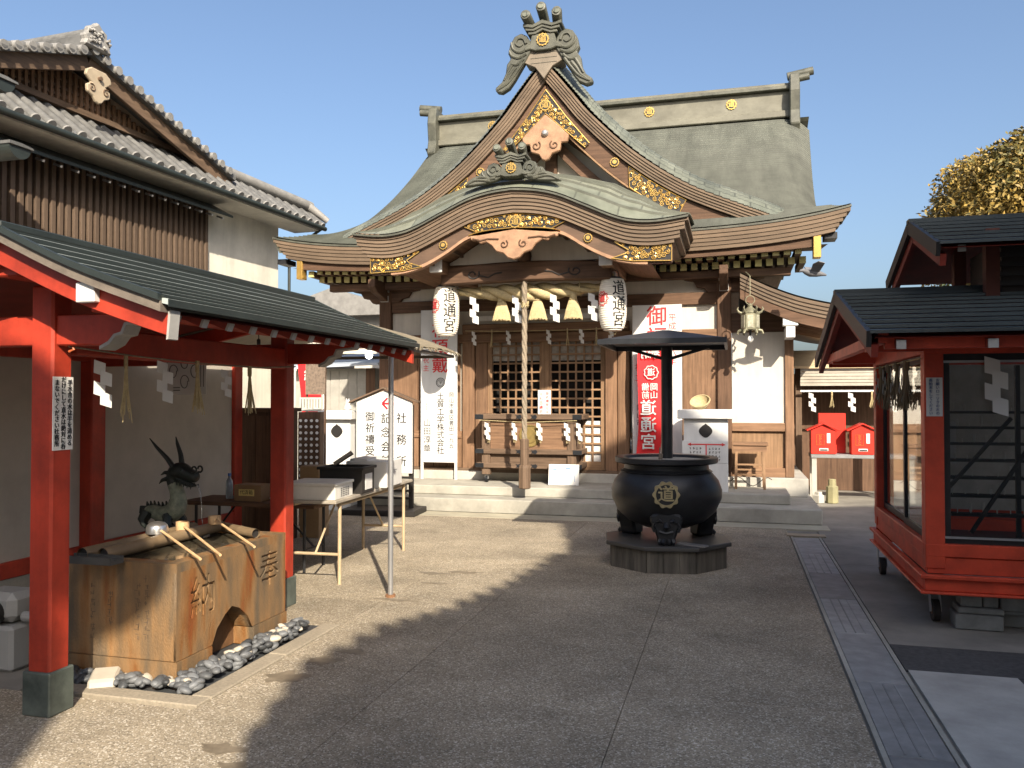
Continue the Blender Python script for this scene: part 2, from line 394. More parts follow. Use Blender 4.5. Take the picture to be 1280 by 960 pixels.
# layered eave fascia, five stepped boards
def strip(mb, path, prof2):
    # path: list of (P, out, up); prof2: closed section [(o, u)]
    n = len(prof2); o = len(mb.v)
    for P, out, up in path:
        for a, b in prof2: mb.v.append(tuple(Vector(P) + Vector(out)*a + Vector(up)*b))
    for i in range(len(path)-1):
        for k in range(n):
            k2 = (k+1) % n; mb.f.append((o+i*n+k, o+i*n+k2, o+(i+1)*n+k2, o+(i+1)*n+k))
    mb.f.append(tuple(o+k for k in range(n))); mb.f.append(tuple(o+(len(path)-1)*n+k for k in range(n-1,-1,-1)))
def eave_path(xa, xb, n=30):
    out = []
    for i in range(n+1):
        x = xa + (xb-xa)*i/n; out.append(((x, -.75, roof_z(x, 0)), (0,-1,0), (0,0,1)))
    return out
LAY = 5
for sgn in (-1, 1):
    for k in range(LAY):
        mb = MB(); xb = XE - .01 - .045*k
        pa = eave_path(sgn*1.9, sgn*xb)
        t0, t1 = -.012 - .052*k, -.012 - .052*(k+1) + .003
        strip(mb, pa, [(-.3, t0), (-.018*k, t0), (-.018*k-.006, t1), (-.3, t1)])
        mb.build('eave_board', M_fascia, hall)
    mb = MB(); strip(mb, eave_path(sgn*1.9, sgn*(XE-.0)), [(-.05,.018),(.012,.018),(.012,-.008),(-.05,-.008)]); mb.build('eave_edge', M_copper_dk, hall)
    # dark board under the fascia, gilded end cap, soffit
    mb = MB(); strip(mb, [((x, -.62, 3.66 + .10*(abs(x)/4)**4), (0,-1,0), (0,0,1)) for x in [sgn*(1.9 + (3.86-1.9)*i/12) for i in range(13)]], [(-.08,0),(0,0),(0,-.13),(-.08,-.13)])
    mb.build('eave_beam', WD['x'], hall)
    mb = MB().box(sgn*3.86-.05, sgn*3.86+.05, -.66, -.5, 3.46, 3.76); mb.build('gilt_beam_cap', M_gold, hall, bevel=.006)
    mb = MB().box(sgn*4.12-.16, sgn*4.12+.0, -.6, -.3, 3.72, 3.8); mb.build('corner_rafter_cap', M_darkmetal, hall)
MB().grid(lambda u, t: (-4.0 + 8*u, -.62 + 1.2*t, 3.64 + .12*t), 8, 2).build('soffit', WD['y'], hall)
# rafters, two rows, each with a gilded end
ra = MB().box(-.042, .042, -.0, .9, -.045, .045).build('rafter', WD['y'], hall)
rg = MB().box(-.044, .044, -.012, .012, -.047, .047).build('rafter_tip', M_goldpaint, ra)
ra.location = (-3.72, -.52, 3.55)
i = 0
for row, (yy, zz) in enumerate(((-.52, 3.55), (-.30, 3.45))):
    x = -3.72 if row == 0 else -3.65
    while x < 3.75:
        if not (row == 0 and i == 0) and (abs(x) > 1.28):
            r2 = inst(ra, hall, (x, yy, zz + (.06*(abs(x)/4)**4))); inst(rg, r2)
        x += .147; i += 1
for sgn in (-1, 1):
    MB().box(min(sgn*1.2, sgn*3.55), max(sgn*1.2, sgn*3.55), -.24, -.1, 3.30, 3.41).build('eave_purlin', WD['x'], hall, bevel=.008)

# ---- facade frame
FZ = .45
for x in (-2.64, 2.64):
    MB().box(x-.1, x+.1, -.1, .1, FZ, 3.36).build('column', WD['z'], hall, bevel=.012)
for x0, x1 in ((-1.34,-.94), (.91,1.27)):
    MB().box(x0, (x0+x1)/2-.004, -.07, .1, FZ, 2.62).build('door_post', WZ['z'], hall, bevel=.008)
    MB().box((x0+x1)/2+.004, x1, -.04, .1, FZ, 2.62).build('door_post', WZ['z'], hall, bevel=.008)
MB().box(-2.54, 2.54, -.06, .08, 2.94, 3.12).build('tie_beam', WD['x'], hall, bevel=.008)
MB().box(-2.54, 2.54, -.08, .08, 2.44, 2.58).build('lintel_beam', WZ['x'], hall, bevel=.008)
MB().box(-1.34, 1.27, -.085, .09, 2.60, 2.73).build('door_lintel', WZ['x'], hall, bevel=.008)
MB().box(-2.72, 2.72, -.11, .1, FZ-.10, FZ+.04).build('sill_beam', WO['x'], hall, bevel=.008)
MB().box(-2.54, 2.54, .0, .06, 3.12, 3.66).build('plaster_panel', M_plaster, hall)
MB().box(-2.54, 2.54, -.01, .05, 2.58, 2.94).build('plaster_panel', M_plaster, hall)
MB().box(-1.2, 1.2, -.075, -.055, 2.78, 2.86).build('white_rail', M_white, hall)
# carved cloud brackets on the plaster
def cloud(mb, x, z, w, h, sg, y0, y1):
    pts = [(0,0),(1,0),(.98,.22),(.84,.30),(.86,.48),(.68,.50),(.66,.70),(.46,.72),(.42,.92),(.2,.9),(.1,1.0),(0,1)]
    mb.prism([(x+sg*a*w, z+b*h) for a,b in pts], 'y', y0, y1)
for sgn in (-1, 1):
    mb = MB(); cloud(mb, sgn*1.45, 2.58, .55, .35, sgn, -.05, .0); mb.build('carved_bracket', WZ['x'], hall, bevel=.01)
# side bays: vertical slats, plank foot
for sgn in (-1, 1):
    xa, xb = (-2.54, -1.36) if sgn < 0 else (1.29, 2.54)
    MB().box(xa, xb, .03, .07, FZ, 2.44).build('bay_board', M_plaster, hall)
    n = 12
    sl = None
    for k in range(n):
        x = xa + .06 + (xb-xa-.12)*k/(n-1)
        if sl is None:
            sl = MB().box(-.022, .022, -.0, .04, 1.05, 2.44).build('window_slat', WZ['z'], hall, bevel=.004); sl.location = (x, -.012, 0)
        else: inst(sl, hall, (x, -.012, 0))
    MB().box(xa, xb, -.05, .05, .95, 1.06).build('waist_rail', WZ['x'], hall, bevel=.006)
    MB().box(xa + (.75 if sgn > 0 else 0), xb - (.75 if sgn < 0 else 0), -.035, .03, 1.06, 2.44).build('wall_plank', WZ['z'], hall, bevel=.004)
    for k in range(5):
        a = xa + (xb-xa)*k/5; MB().box(a+.003, a+(xb-xa)/5-.003, -.03, .03, FZ+.04, .95).build('wall_plank', WZ['z'], hall, bevel=.003)
# doors
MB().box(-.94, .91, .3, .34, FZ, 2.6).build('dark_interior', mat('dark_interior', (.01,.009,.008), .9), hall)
def door(x0, x1):
    d = MB().box(x0, x0+.075, -.02, .03, FZ+.04, 2.6).build('door', WL['z'], hall, bevel=.004); MB().box(x1-.075, x1, -.02, .03, FZ+.04, 2.6).build('door_stile', WL['z'], d, bevel=.004)
    for za, zb in ((FZ+.04, FZ+.17), (2.52, 2.6)): MB().box(x0+.075, x1-.075, -.02, .03, za, zb).build('door_rail', WL['x'], d, bevel=.004)
    z0, z1 = FZ+.17, 2.52; a, b = x0+.075, x1-.075
    vbar = None
    for k in range(1, 6):
        x = a + (b-a)*k/6
        if vbar is None:
            vbar = MB().box(-.013, .013, -.012, .014, z0, z1).build('lattice_bar', WL['z'], d); vbar.location = (x,0,0)
        else: inst(vbar, d, (x,0,0))
    nr = 14; hb = None
    for k in range(1, nr):
        z = z0 + (z1-z0)*k/nr
        if hb is None:
            hb = MB().box(a, b, -.016, .008, -.013, .013).build('lattice_bar', WL['x'], d); hb.location = (0,0,z)
        else: inst(hb, d, (0,0,z))
    MB().box(a, b, .022, .028, z0, z0 + (z1-z0)*4.5/nr).build('paper_screen', M_paper, d)
    MB().box(a, b, .022, .028, z0 + (z1-z0)*11.3/nr, z1).build('upper_screen', mat('old_screen', (.30,.27,.23), .8, var=.4, scale=9), d)
door(-.94, -.035); door(.0, .91)
MB().box(-.085, .045, -.045, -.02, FZ+.04, 2.6).build('meeting_stile', WL['z'], hall, bevel=.004)
nb = MB().box(-.125, .075, -.062, -.052, 1.30, 1.70).build('paper_notice', M_paper, hall)
text('十七日縁日', .058, M_red_ink, nb, (-.075, -.064, 1.50), line=1.15, bold=.01)
text('御祈禱受付中', .05, M_red_ink, nb, (.02, -.064, 1.50), line=1.15)

# bracket complexes over the columns
def bracket(x, sg):
    mb = MB()
    arm = [(-.80,0),(-.62,.0),(-.60,-.07),(-.46,-.10),(-.40,-.20),(-.30,-.22),(-.24,-.30),(.24,-.30),(.30,-.22),(.40,-.20),(.46,-.10),(.60,-.07),(.62,0),(.80,0),(.80,.06),(-.80,.06)]
    mb.prism([(x + a*.95, 3.36 + b*.85) for a,b in arm], 'y', -.075, .06)
    b = mb.build('bracket_arm', WD['x'], hall, bevel=.008)
    MB().prism([(-.62,3.42),(-.62,3.30),(-.5,3.22),(-.3,3.18),(-.1,3.12),(0,3.12),(0,3.42)], 'x', x-.06, x+.06).build('bracket_nose', WD['y'], b, bevel=.008)
    MB().box(x-.075, x+.075, -.135, -.08, 3.27, 3.40).build('white_bearing_block', mat('grey_white_paint', (.45,.44,.42), .7), b, bevel=.006)
    MB().box(x-.065, x+.065, -.13, -.08, 3.12, 3.22).build('white_bearing_block', MATS['grey_white_paint'], b, bevel=.006)
for x in (-2.64, 2.64): bracket(x, 1)

# ---- right wing with white plaster wall and its own curved lean-to roof
MB().box(2.745, 3.47, -.02, .06, 1.22, 2.78).build('wing_plaster_wall', M_plaster, hall)
MB().box(3.47, 3.59, -.06, .08, FZ, 2.62).build('wing_post', WZ['z'], hall, bevel=.008)
MB().box(2.74, 3.47, -.05, .05, 1.10, 1.22).build('wing_rail', WZ['x'], hall, bevel=.006)
MB().box(2.74, 3.47, -.05, .05, FZ, .58).build('wing_sill', WZ['x'], hall, bevel=.006)
MB().box(2.74, 3.47, .0, .04, .58, 1.10).build('wing_panel', WL['z'], hall)
MB().box(2.74, 3.6, -.05, .05, 2.52, 2.80).build('wing_beam', WD['x'], hall, bevel=.006)
MB().box(3.50, 3.59, .08, 4.0, FZ, 2.8).build('wing_side_wall', WO['z'], hall)
wt = smooth_tab([(2.86,3.30),(3.1,3.17),(3.33,3.06),(3.64,2.94),(4.03,2.84),(4.32,2.79)], 30)
mb = MB()
for k in range(4):
    strip(mb, [((x, -.62, z - .01 - .05*k), (0,-1,0), (0,0,1)) for x, z in wt if x < 4.36-.03*k], [(-.3,0),(-.015*k,0),(-.015*k,-.046),(-.3,-.046)])
mb.build('wing_eave_board', M_fascia, hall)
mb = MB(); strip(mb, [((x, -.56, z - .21), (0,-1,0), (0,0,1)) for x, z in wt if x < 4.25], [(-.06,0),(0,0),(0,-.14),(-.06,-.14)]); mb.build('wing_bargeboard', WD['x'], hall)
mb = MB(); mb.grid(lambda u, t: (wt[int(u*(len(wt)-1))][0], -.63 + 4.5*t, wt[int(u*(len(wt)-1))][1] + .012), len(wt)-1, 30); mb.build('wing_roof', M_copper, hall, smooth=True)
mb = MB(); mb.grid(lambda u, t: (wt[int(u*(len(wt)-1))][0], -.5 + 4.3*t, wt[int(u*(len(wt)-1))][1] - .22), len(wt)-1, 4); mb.build('wing_soffit', WO['x'], hall)
for k in range(12):
    y = -.42 + .2*k
    mb = MB(); strip(mb, [((x, y, z - .23), (0,-1,0), (0,0,1)) for x, z in wt[::4] if 3.3 < x < 4.4], [(-.03,0),(.03,0),(.03,-.05),(-.03,-.05)]); mb.build('wing_rafter', WL['x'], hall)
MB().box(3.42, 3.62, -.55, -.40, 2.56, 2.72).build('white_beam_end', M_white, hall, bevel=.008)
MB().box(3.46, 3.58, -.54, -.05, 2.40, 2.555).build('white_beam_end', M_white, hall, bevel=.006)

# ---- side and rear walls (the hall is a whole building)
for sgn in (-1, 1):
    MB().box(sgn*2.62-.05, sgn*2.62+.05, .1, 11.2, FZ, 3.75).build('side_wall', M_plaster, hall)
    MB().prism([(.4,3.7),(11.8,3.7),(6.1,7.3)], 'x', sgn*3.55-.05, sgn*3.55+.05).build('gable_wall', WO['z'], hall)
    MB().box(min(sgn*2.6, sgn*3.55), max(sgn*2.6, sgn*3.55), .3, 11, 3.68, 3.74).build('side_soffit', WD['y'], hall)
MB().box(-2.6, 2.6, 11.2, 11.3, FZ, 3.75).build('rear_wall', M_plaster, hall)
# ---- ornaments shared by the gables
def circle(r, n=20, cx=0, cz=0): return [(cx + r*math.cos(2*math.pi*k/n), cz + r*math.sin(2*math.pi*k/n)) for k in range(n)]
def crest(parent, x, y, z, r, char=True, back=M_black, m=M_gold):
    c = MB()
    ro = [(x + (r*(1 + .07*math.cos(12*a)))*math.cos(a), z + (r*(1+.07*math.cos(12*a)))*math.sin(a)) for a in [2*math.pi*k/48 for k in range(48)]]
    c.prism(ro, 'y', y-.012, y+.02)
    o = c.build('crest', m, parent, bevel=.003)
    MB().prism(circle(r*.78, 24, x, z), 'y', y-.015, y-.01).build('crest_field', back, o)
    if char: text('道', r*1.35, m, o, (x, y-.017, z), bold=.02, extrude=.003)
    else:
        MB().prism(circle(r*.5, 20, x, z), 'y', y-.026, y-.01).build('crest_boss', m, o, bevel=.004)
    return o
def inpoly(x, z, P):
    c = False; j = len(P)-1
    for i in range(len(P)):
        if (P[i][1] > z) != (P[j][1] > z) and x < (P[j][0]-P[i][0])*(z-P[i][1])/(P[j][1]-P[i][1]+1e-12)+P[i][0]: c = not c
        j = i
    return c
def edge_d(x, z, P):
    d = 9
    for i in range(len(P)):
        a = Vector(P[i]); b = Vector(P[(i+1) % len(P)]); p = Vector((x,z)); t = max(0, min(1, (p-a).dot(b-a)/max(1e-9,(b-a).length_squared)))
        d = min(d, (p-(a+(b-a)*t)).length)
    return d
def filigree(parent, P, y, cell=.085, name='gilt_fitting'):
    b = MB().prism(P, 'y', y-.006, y+.004).build(name, M_black, parent)
    g = MB(); g.tube([(a, y-.01, c) for a, c in P] + [(P[0][0], y-.01, P[0][1])], .0075, 6, cap=False)
    xs = [p[0] for p in P]; zs = [p[1] for p in P]; rnd = random.Random(int(abs(P[0][0])*1000))
    z = min(zs); row = 0
    while z < max(zs):
        x = min(xs) + (cell/2 if row % 2 else 0)
        while x < max(xs):
            xx, zz = x + rnd.uniform(-.2,.2)*cell, z + rnd.uniform(-.2,.2)*cell
            if inpoly(xx, zz, P):
                rr = min(cell*.52, edge_d(xx, zz, P)*.95)
                if rr > .014:
                    a0 = rnd.uniform(0, 6.28); sg = rnd.choice((-1,1))
                    g.tube([(xx + rr*(1-.85*t/9)*math.cos(a0+sg*t*1.0), y-.012, zz + rr*(1-.85*t/9)*math.sin(a0+sg*t*1.0)) for t in range(10)], [.0072]*9+[.011], 5)
            x += cell
        z += cell*.82; row += 1
    g.build('gold_scrollwork', M_gold, b, smooth=True)
    return b
def oni(parent, x, y, z, k, fins, tail, char=True):
    # ridge-end ornament: body with crest, stepped cap, three cylinders, a curled fin on each side
    def T(P): return [(x + a*k, z + b*k) for a, b in P]
    body = MB().prism(T([(-.17,.1),(.17,.1),(.2,-.03),(.29,-.1),(.27,-.14),(.2,-.12),(.12,-.15),(-.12,-.15),(-.2,-.12),(-.27,-.14),(-.29,-.1),(-.2,-.03)]), 'y', y, y+.3*k).build('ridge_end_ornament', M_copper_dk, parent, bevel=.012*k)
    for i, (w_, h0, h1, u) in enumerate(((.22,.09,.13,.0), (.26,.13,.17,.015), (.29,.17,.22,.03))):
        MB().prism(T([(-w_,h0+u),(-w_*.5,h0),(0,h0+.05),(w_*.5,h0),(w_,h0+u),(w_,h1+u),(w_*.5,h1),(0,h1+.06),(-w_*.5,h1),(-w_,h1+u)]), 'y', y-.02*k*(i+1), y+.34*k).build('ornament_cap', M_copper_dk, body, bevel=.006*k)
    for cx, cz in ((-.235,.32), (0,.415), (.235,.32)):
        c = MB(); c.tube([(x+cx*k, y-.14*k, z+cz*k+.03*k), (x+cx*k, y-.125*k, z+cz*k+.028*k), (x+cx*.75*k, y+.30*k, z+(cz-.13)*k)], [.068*k,.078*k,.07*k], 14)
        c.build('ornament_cylinder', M_copper_dk, body, smooth=True, angle=50)
        MB().tube([(x+cx*k, y-.145*k, z+cz*k+.03*k), (x+cx*k, y-.152*k, z+cz*k+.032*k)], [.05*k,.045*k], 12).build('cylinder_face', M_copper, body)
    crest(body, x, y-.006, z, .095*k, char)
    for sg in (-1, 1):
        mb = MB().prism([(x+sg*a*k, z+b*k) for a, b in fins], 'y', y+.03*k, y+.16*k)
        f = mb.build('carved_fin', M_copper_dk, body, bevel=.015*k)
        g = MB()
        for line in tail:
            pts = smooth_tab(line, 18); n = len(pts)
            g.tube([(x+sg*a*k, y+.025*k, z+b*k) for a, b in pts], [.026*k*(1-.5*i/n) for i in range(n)], 6)
        g.build('fin_relief', M_copper_dk, f, smooth=True)
    return body
FIN_LONG = [(.2,.02),(.25,.1),(.34,.15),(.44,.11),(.51,.0),(.54,-.14),(.50,-.22),(.56,-.30),(.58,-.44),(.64,-.56),(.74,-.64),(.73,-.70),(.64,-.72),(.53,-.66),(.44,-.54),(.34,-.38),(.24,-.22),(.18,-.12)]
TAIL_LONG = [[(.26,-.02),(.3,.06),(.38,.07),(.42,.0),(.36,-.05),(.31,-.02)], [(.24,-.1),(.36,-.14),(.46,-.08),(.49,.02)], [(.26,-.17),(.38,-.22),(.48,-.18),(.52,-.1)], [(.3,-.24),(.4,-.32),(.5,-.3)], [(.32,-.3),(.42,-.44),(.54,-.58),(.7,-.67)], [(.42,-.36),(.5,-.46),(.56,-.56),(.66,-.64)], [(.48,-.32),(.54,-.42),(.6,-.54)]]
FIN_WIDE = [(.2,.02),(.24,.1),(.34,.13),(.44,.09),(.47,.0),(.56,.0),(.62,-.08),(.74,-.12),(.86,-.2),(.9,-.27),(.74,-.26),(.5,-.24),(.3,-.2),(.2,-.14)]
TAIL_WIDE = [[(.26,-.03),(.29,.05),(.36,.06),(.4,.0),(.35,-.05),(.31,-.02)], [(.24,-.1),(.36,-.12),(.44,-.06),(.45,.02)], [(.3,-.15),(.45,-.16),(.54,-.08),(.55,-.03)], [(.4,-.2),(.6,-.17),(.72,-.18),(.86,-.25)], [(.46,-.14),(.58,-.12),(.66,-.14)]]

# ---- main ridge
M_ridge = mat('ridge_copper', (.105,.10,.075), .55, col2=(.165,.16,.125), scale=2.5, stretch=(.6,1,1.5), bump=.2, bscale=20, grime=.35, gscale=1.5)
MB().box(-4.0, 4.0, 5.92, 6.3, 7.52, 8.1).build('ridge', M_ridge, hall, bevel=.02)
MB().box(-4.06, 4.06, 5.84, 6.4, 7.52, 7.66).build('ridge_base', M_ridge, hall, bevel=.015)
MB().box(-4.08, 4.08, 5.80, 6.44, 8.1, 8.17).build('ridge_cap', M_copper_dk, hall, bevel=.01)
MB().box(-4.02, 4.02, 5.87, 6.37, 8.17, 8.25).build('ridge_cap', M_ridge, hall, bevel=.02)
for x in (-2.6, -1.3, 1.0, 2.75): crest(hall, x, 5.91, 7.9, .11, True, m=M_gold)
for sgn in (-1, 1):
    e = MB().prism([(5.78,7.1),(5.9,7.05),(6.05,7.2),(6.05,7.5),(6.0,8.0),(6.3,8.2),(6.3,8.38),(5.7,8.38),(5.62,8.0),(5.68,7.6),(5.6,7.3)], 'x', sgn*4.02-.09, sgn*4.02+.11).build('ridge_end', M_copper_dk, hall, bevel=.02)
    MB().tube([(sgn*3.9, 6.0, 8.42), (sgn*4.42, 6.0, 8.50)], .085, 12).build('ridge_end_cylinder', M_copper_dk, e, smooth=True, angle=50)
    MB().tube([(sgn*3.95, 5.75, 8.25), (sgn*4.32, 5.75, 8.30)], .075, 12).build('ridge_end_cylinder', M_copper_dk, e, smooth=True, angle=50)

# ---- triangular gable (front gable dormer)
before = set(hall.children)
GY = -.10
CT = smooth_tab([(0,6.80),(.25,6.53),(.5,6.22),(.8,5.85),(1.4,5.27),(2.1,4.78),(2.85,4.43),(3.15,4.30),(3.4,4.17)], 56)      # outer top edge
def lay(tab, d):                                  # offset a right-hand curve downwards-inwards by d
    out = []
    for i, (a, b) in enumerate(tab):
        p, q = tab[max(0,i-1)], tab[min(len(tab)-1,i+1)]; t = Vector((q[0]-p[0], q[1]-p[1])).normalized(); nrm = Vector((t[1], -t[0]))
        out.append((max(0.0, a + nrm[0]*d), b + nrm[1]*d))
    return out
def band(tab, d0, d1, sg):
    a = lay(tab, d0); b = lay(tab, d1); return [(sg*p[0], p[1]) for p in a] + [(sg*p[0], p[1]) for p in reversed(b)]
mb = MB(); n = len(CT); NR = 46
for sg in (-1, 1):
    rowsg = []
    for j in range(n-1):
        rowsg += [(CT[j], 0.0), (CT[j+1], .014)]
    o = len(mb.v)
    for (p, h) in rowsg:
        for t in range(9):
            dy = [0,.1,.22,.36,.52,.75,1.5,3.5,6.2][t]; yy = GY - .06 + dy
            mb.v.append((sg*p[0], yy, p[1] + h - .15 + .30*(1 - max(0, 1-dy/.6)**1.7)))
    for j in range(len(rowsg)-1):
        for t in range(8):
            a = o + j*9 + t; mb.f.append((a, a+1, a+10, a+9) if sg > 0 else (a, a+9, a+10, a+1))
mb.build('gable_roof', M_copper, hall, fix=True)
for sg in (-1, 1):
    for k in range(5):
        MB().prism(band(CT, .13+.036*k, .13+.036*(k+1)-.002, sg), 'y', GY-.05+.016*k, GY+.3).build('gable_eave_board', M_fascia, hall)
    MB().prism(band(CT, .32, .56, sg), 'y', GY+.07, GY+.16).build('gable_bargeboard', WD['x'], hall, bevel=.006)
    MB().prism(band(CT, .56, .585, sg), 'y', GY+.065, GY+.17).build('gable_bargeboard_trim', WL['x'], hall)
    MB().prism(band(CT, .70, .86, sg)[:], 'y', GY+.3, GY+.4).build('inner_bargeboard', WD['x'], hall)
    # gilt fittings on the bargeboard
    cr = crest(hall, sg*1.03, GY+.06, interp([p for p in CT], 1.03)-.56, .068, False)
    L0, L1 = lay(CT, .33), lay(CT, .57)
    seg = [i for i, p in enumerate(CT) if 1.5 < p[0] < 2.22]
    P = [(sg*L1[i][0], L1[i][1]) for i in seg] + [(sg*L0[i][0], L0[i][1]) for i in reversed(seg)]
    a = P[0]; P[-1] = ((a[0]*.25 + P[-1][0]*.75) - sg*.12, P[-1][1]+.12)
    filigree(hall, P, GY+.055, .075)
MB().prism([(-2.5,4.2),(2.5,4.2),(1.4,4.65),(0,5.9),(-1.4,4.65)], 'y', GY+.5, GY+.56).build('gable_plaster', M_plaster, hall)
mb = MB()
for sg in (-1,1): mb.bar((sg*.1, GY+.46, 5.7), (sg*1.8, GY+.46, 4.35), .08, .16, up=(0,1,0))
mb.box(-1.9, 1.9, GY+.4, GY+.5, 4.3, 4.5); mb.box(-.09,.09,GY+.4,GY+.5,4.4,5.8)
mb.build('gable_frame', WD['x'], hall, bevel=.006)
# apex: copper neck, gilt triangle fitting, carved pendant
MB().prism([(-.2,6.9),(.2,6.9),(.29,6.60),(.13,6.52),(0,6.34),(-.13,6.52),(-.29,6.60)], 'y', GY-.10, GY+.2).build('gable_apex_cover', mat('brown_copper', (.17,.14,.105), .6, var=.2, scale=4), hall, bevel=.008)
for kz in range(4): MB().box(-.2, .2, GY-.106, GY-.1, 6.58+.075*kz, 6.584+.075*kz).build('apex_seam', M_copper_dk, hall)
filigree(hall, [(0,6.22),(.30,5.80),(.66,5.36),(.60,5.30),(.32,5.56),(.0,5.86),(-.32,5.56),(-.60,5.30),(-.66,5.36),(-.30,5.80)], GY+.04, .072)
crest(hall, 0, GY+.02, 5.98, .085)
M_carve = mat('carved_cypress', (.30,.175,.105), .7, var=.25, scale=8, bump=.3, bscale=40)
pen = MB().prism([(0,5.84),(.2,5.66),(.36,5.5),(.33,5.4),(.24,5.4),(.22,5.28),(.1,5.24),(.05,5.16),(0,5.14),(-.05,5.16),(-.1,5.24),(-.22,5.28),(-.24,5.4),(-.33,5.4),(-.36,5.5),(-.2,5.66)], 'y', GY+.0, GY+.08).build('carved_pendant', M_carve, hall, bevel=.012)
MB().lathe([(.0,-.05),(.03,-.045),(.05,-.02),(.055,0)], 12).build('pendant_boss', M_steel, pen, smooth=True).location = (0, GY-.01, 5.55)
pen.children[0].rotation_euler = (R(-90),0,0)
for sg in (-1,1):
    mb = MB(); mb.tube([(sg*(.14+.075*(1-.8*t/11)*math.cos(t*.65+2.2)), GY-.004, 5.37+.075*(1-.8*t/11)*math.sin(t*.65+2.2)) for t in range(12)], .012, 5)
    mb.build('pendant_scroll', WD['x'], pen)
oni(hall, 0, GY-.16, 6.90, 1.0, FIN_LONG, TAIL_LONG)

for o_ in set(hall.children) - before: o_.scale = (1.025,1,1.02); o_.location = (0,0,-.031)
# ---- undulating (cusped) gable over the entrance
KY = -2.09
KT = smooth_tab([(0,4.27),(.3,4.24),(.6,4.165),(.95,4.01),(1.3,3.85),(1.55,3.775),(1.85,3.755),(2.24,3.80)], 44)
KB = smooth_tab([(0,3.78),(.4,3.755),(.66,3.69),(.95,3.51),(1.25,3.36),(1.5,3.29),(1.75,3.265),(2.02,3.265)], 44)
kfull = [(-a, b) for a, b in reversed(KT)] + KT[1:]
mb = MB(); nk = len(kfull); crs = 17
krows = []
for i in range(crs): krows += [(3.4*i/crs, .030), (3.4*(i+1)/crs, 0)]
for (d, h) in krows:
    for a, b in kfull: mb.v.append((a, KY - .03 + d, b + .06*d + (interp([(0,.42),(.6,.52),(1.2,.66),(1.6,.58),(1.9,.36),(2.24,.14)], abs(a)))*(1-math.exp(-d/.6)) + h))
for j in range(len(krows)-1):
    for i in range(nk-1):
        a = j*nk+i; mb.f.append((a, a+1, a+nk+1, a+nk))
mb.build('cusped_gable_roof', mat('roof_copper_green', (.145,.155,.115), .5, var=.2, scale=3, col2=(.225,.235,.185), bump=.25, bscale=14, grime=.3, gscale=2), hall, smooth=True, angle=25, fix=False)
add_sheets(MATS['roof_copper_green'], .55, .2, KY-.03)
def vband(tab, d0, d1, xm):
    return [(max(-xm, min(xm, a)), b-d0) for a, b in tab] + [(max(-xm, min(xm, a)), b-d1) for a, b in reversed(tab)]
for k in range(6):
    xm = 2.24 - .022*k; t = [p for p in kfull if abs(p[0]) <= xm+.001]
    d0 = .0 + .046*k
    MB().prism([(a, b-d0) for a, b in t] + [(a, b-d0-.0435) for a, b in reversed(t)], 'y', KY+.016*k, KY+1.4).build('cusped_eave_board', M_fascia, hall)
MB().prism([(a, b+.016) for a, b in kfull] + [(a, b-.008) for a, b in reversed(kfull)], 'y', KY-.035, KY+.05).build('cusped_eave_edge', M_copper_dk, hall)
def kb(x): return interp(KB, abs(x))
def kt(x): return interp(KT, abs(x))
xs = [-2.04 + 4.08*i/80 for i in range(81)]
MB().prism([(x, kt(x)-.26) for x in xs] + [(x, kb(x)) for x in reversed(xs)], 'y', KY+.14, KY+.22).build('cusped_bargeboard', mat('bargeboard_brown', (.10,.06,.038), .7, var=.3, scale=10, stretch=(.2,1,1), bump=.2, grime=.2), hall, bevel=.006)
xt = [x for x in xs if abs(x) < 1.75]
MB().prism([(x, kb(x)+.028) for x in xt] + [(x, kb(x)-.014) for x in reversed(xt)], 'y', KY+.128, KY+.235).build('sunlit_chamfer_strip', M_carve, hall)  # tan strip puts the sunlit lower chamfer into the colour
P1 = [(x, kb(x)+.025) for x in [-.62+1.24*i/16 for i in range(17)]]
P2 = [(x, kt(x)-.285) for x in [.68-1.36*i/16 for i in range(17)]]
filigree(hall, P1 + [(.50, kt(.6)-.40)] + P2 + [(-.50, kt(.6)-.40)], KY+.125, .07)
crest(hall, 0.02, KY+.11, 3.88, .085)
for sg in (-1, 1):
    crest(hall, sg*.98, KY+.128, 3.62, .058, False)
    filigree(hall, [(sg*2.03,3.285),(sg*2.03,3.49),(sg*1.75,3.50),(sg*1.32,3.55),(sg*1.50,3.44),(sg*1.46,3.40),(sg*1.28,3.345),(sg*1.55,3.30)], KY+.125, .07)
# carved pendant under the cusp
pc = [(0,3.78),(.60,3.71),(.58,3.655),(.5,3.66),(.46,3.61),(.38,3.63),(.3,3.58),(.24,3.50),(.14,3.47),(.08,3.41),(0,3.385)]
pd = MB().prism(pc + [(-a, b) for a, b in reversed(pc[1:-1])], 'y', KY+.10, KY+.17).build('cusp_pendant', M_carve, hall, bevel=.012)
for sg in (-1,1):
    mb = MB(); mb.tube([(sg*(.13+.06*(1-.8*t/11)*math.cos(t*.65+2.2)), KY+.095, 3.59+.06*(1-.8*t/11)*math.sin(t*.65+2.2)) for t in range(12)], .010, 5)
    mb.tube([(sg*.2, KY+.095, 3.66),(sg*.35,KY+.095,3.67),(sg*.45,KY+.095,3.65),(sg*.56,KY+.095,3.68)], .012, 5)
    mb.build('pendant_scroll', WD['x'], pd)
oni(hall, 0.0, KY-.02, 4.55, .72, FIN_WIDE, TAIL_WIDE)
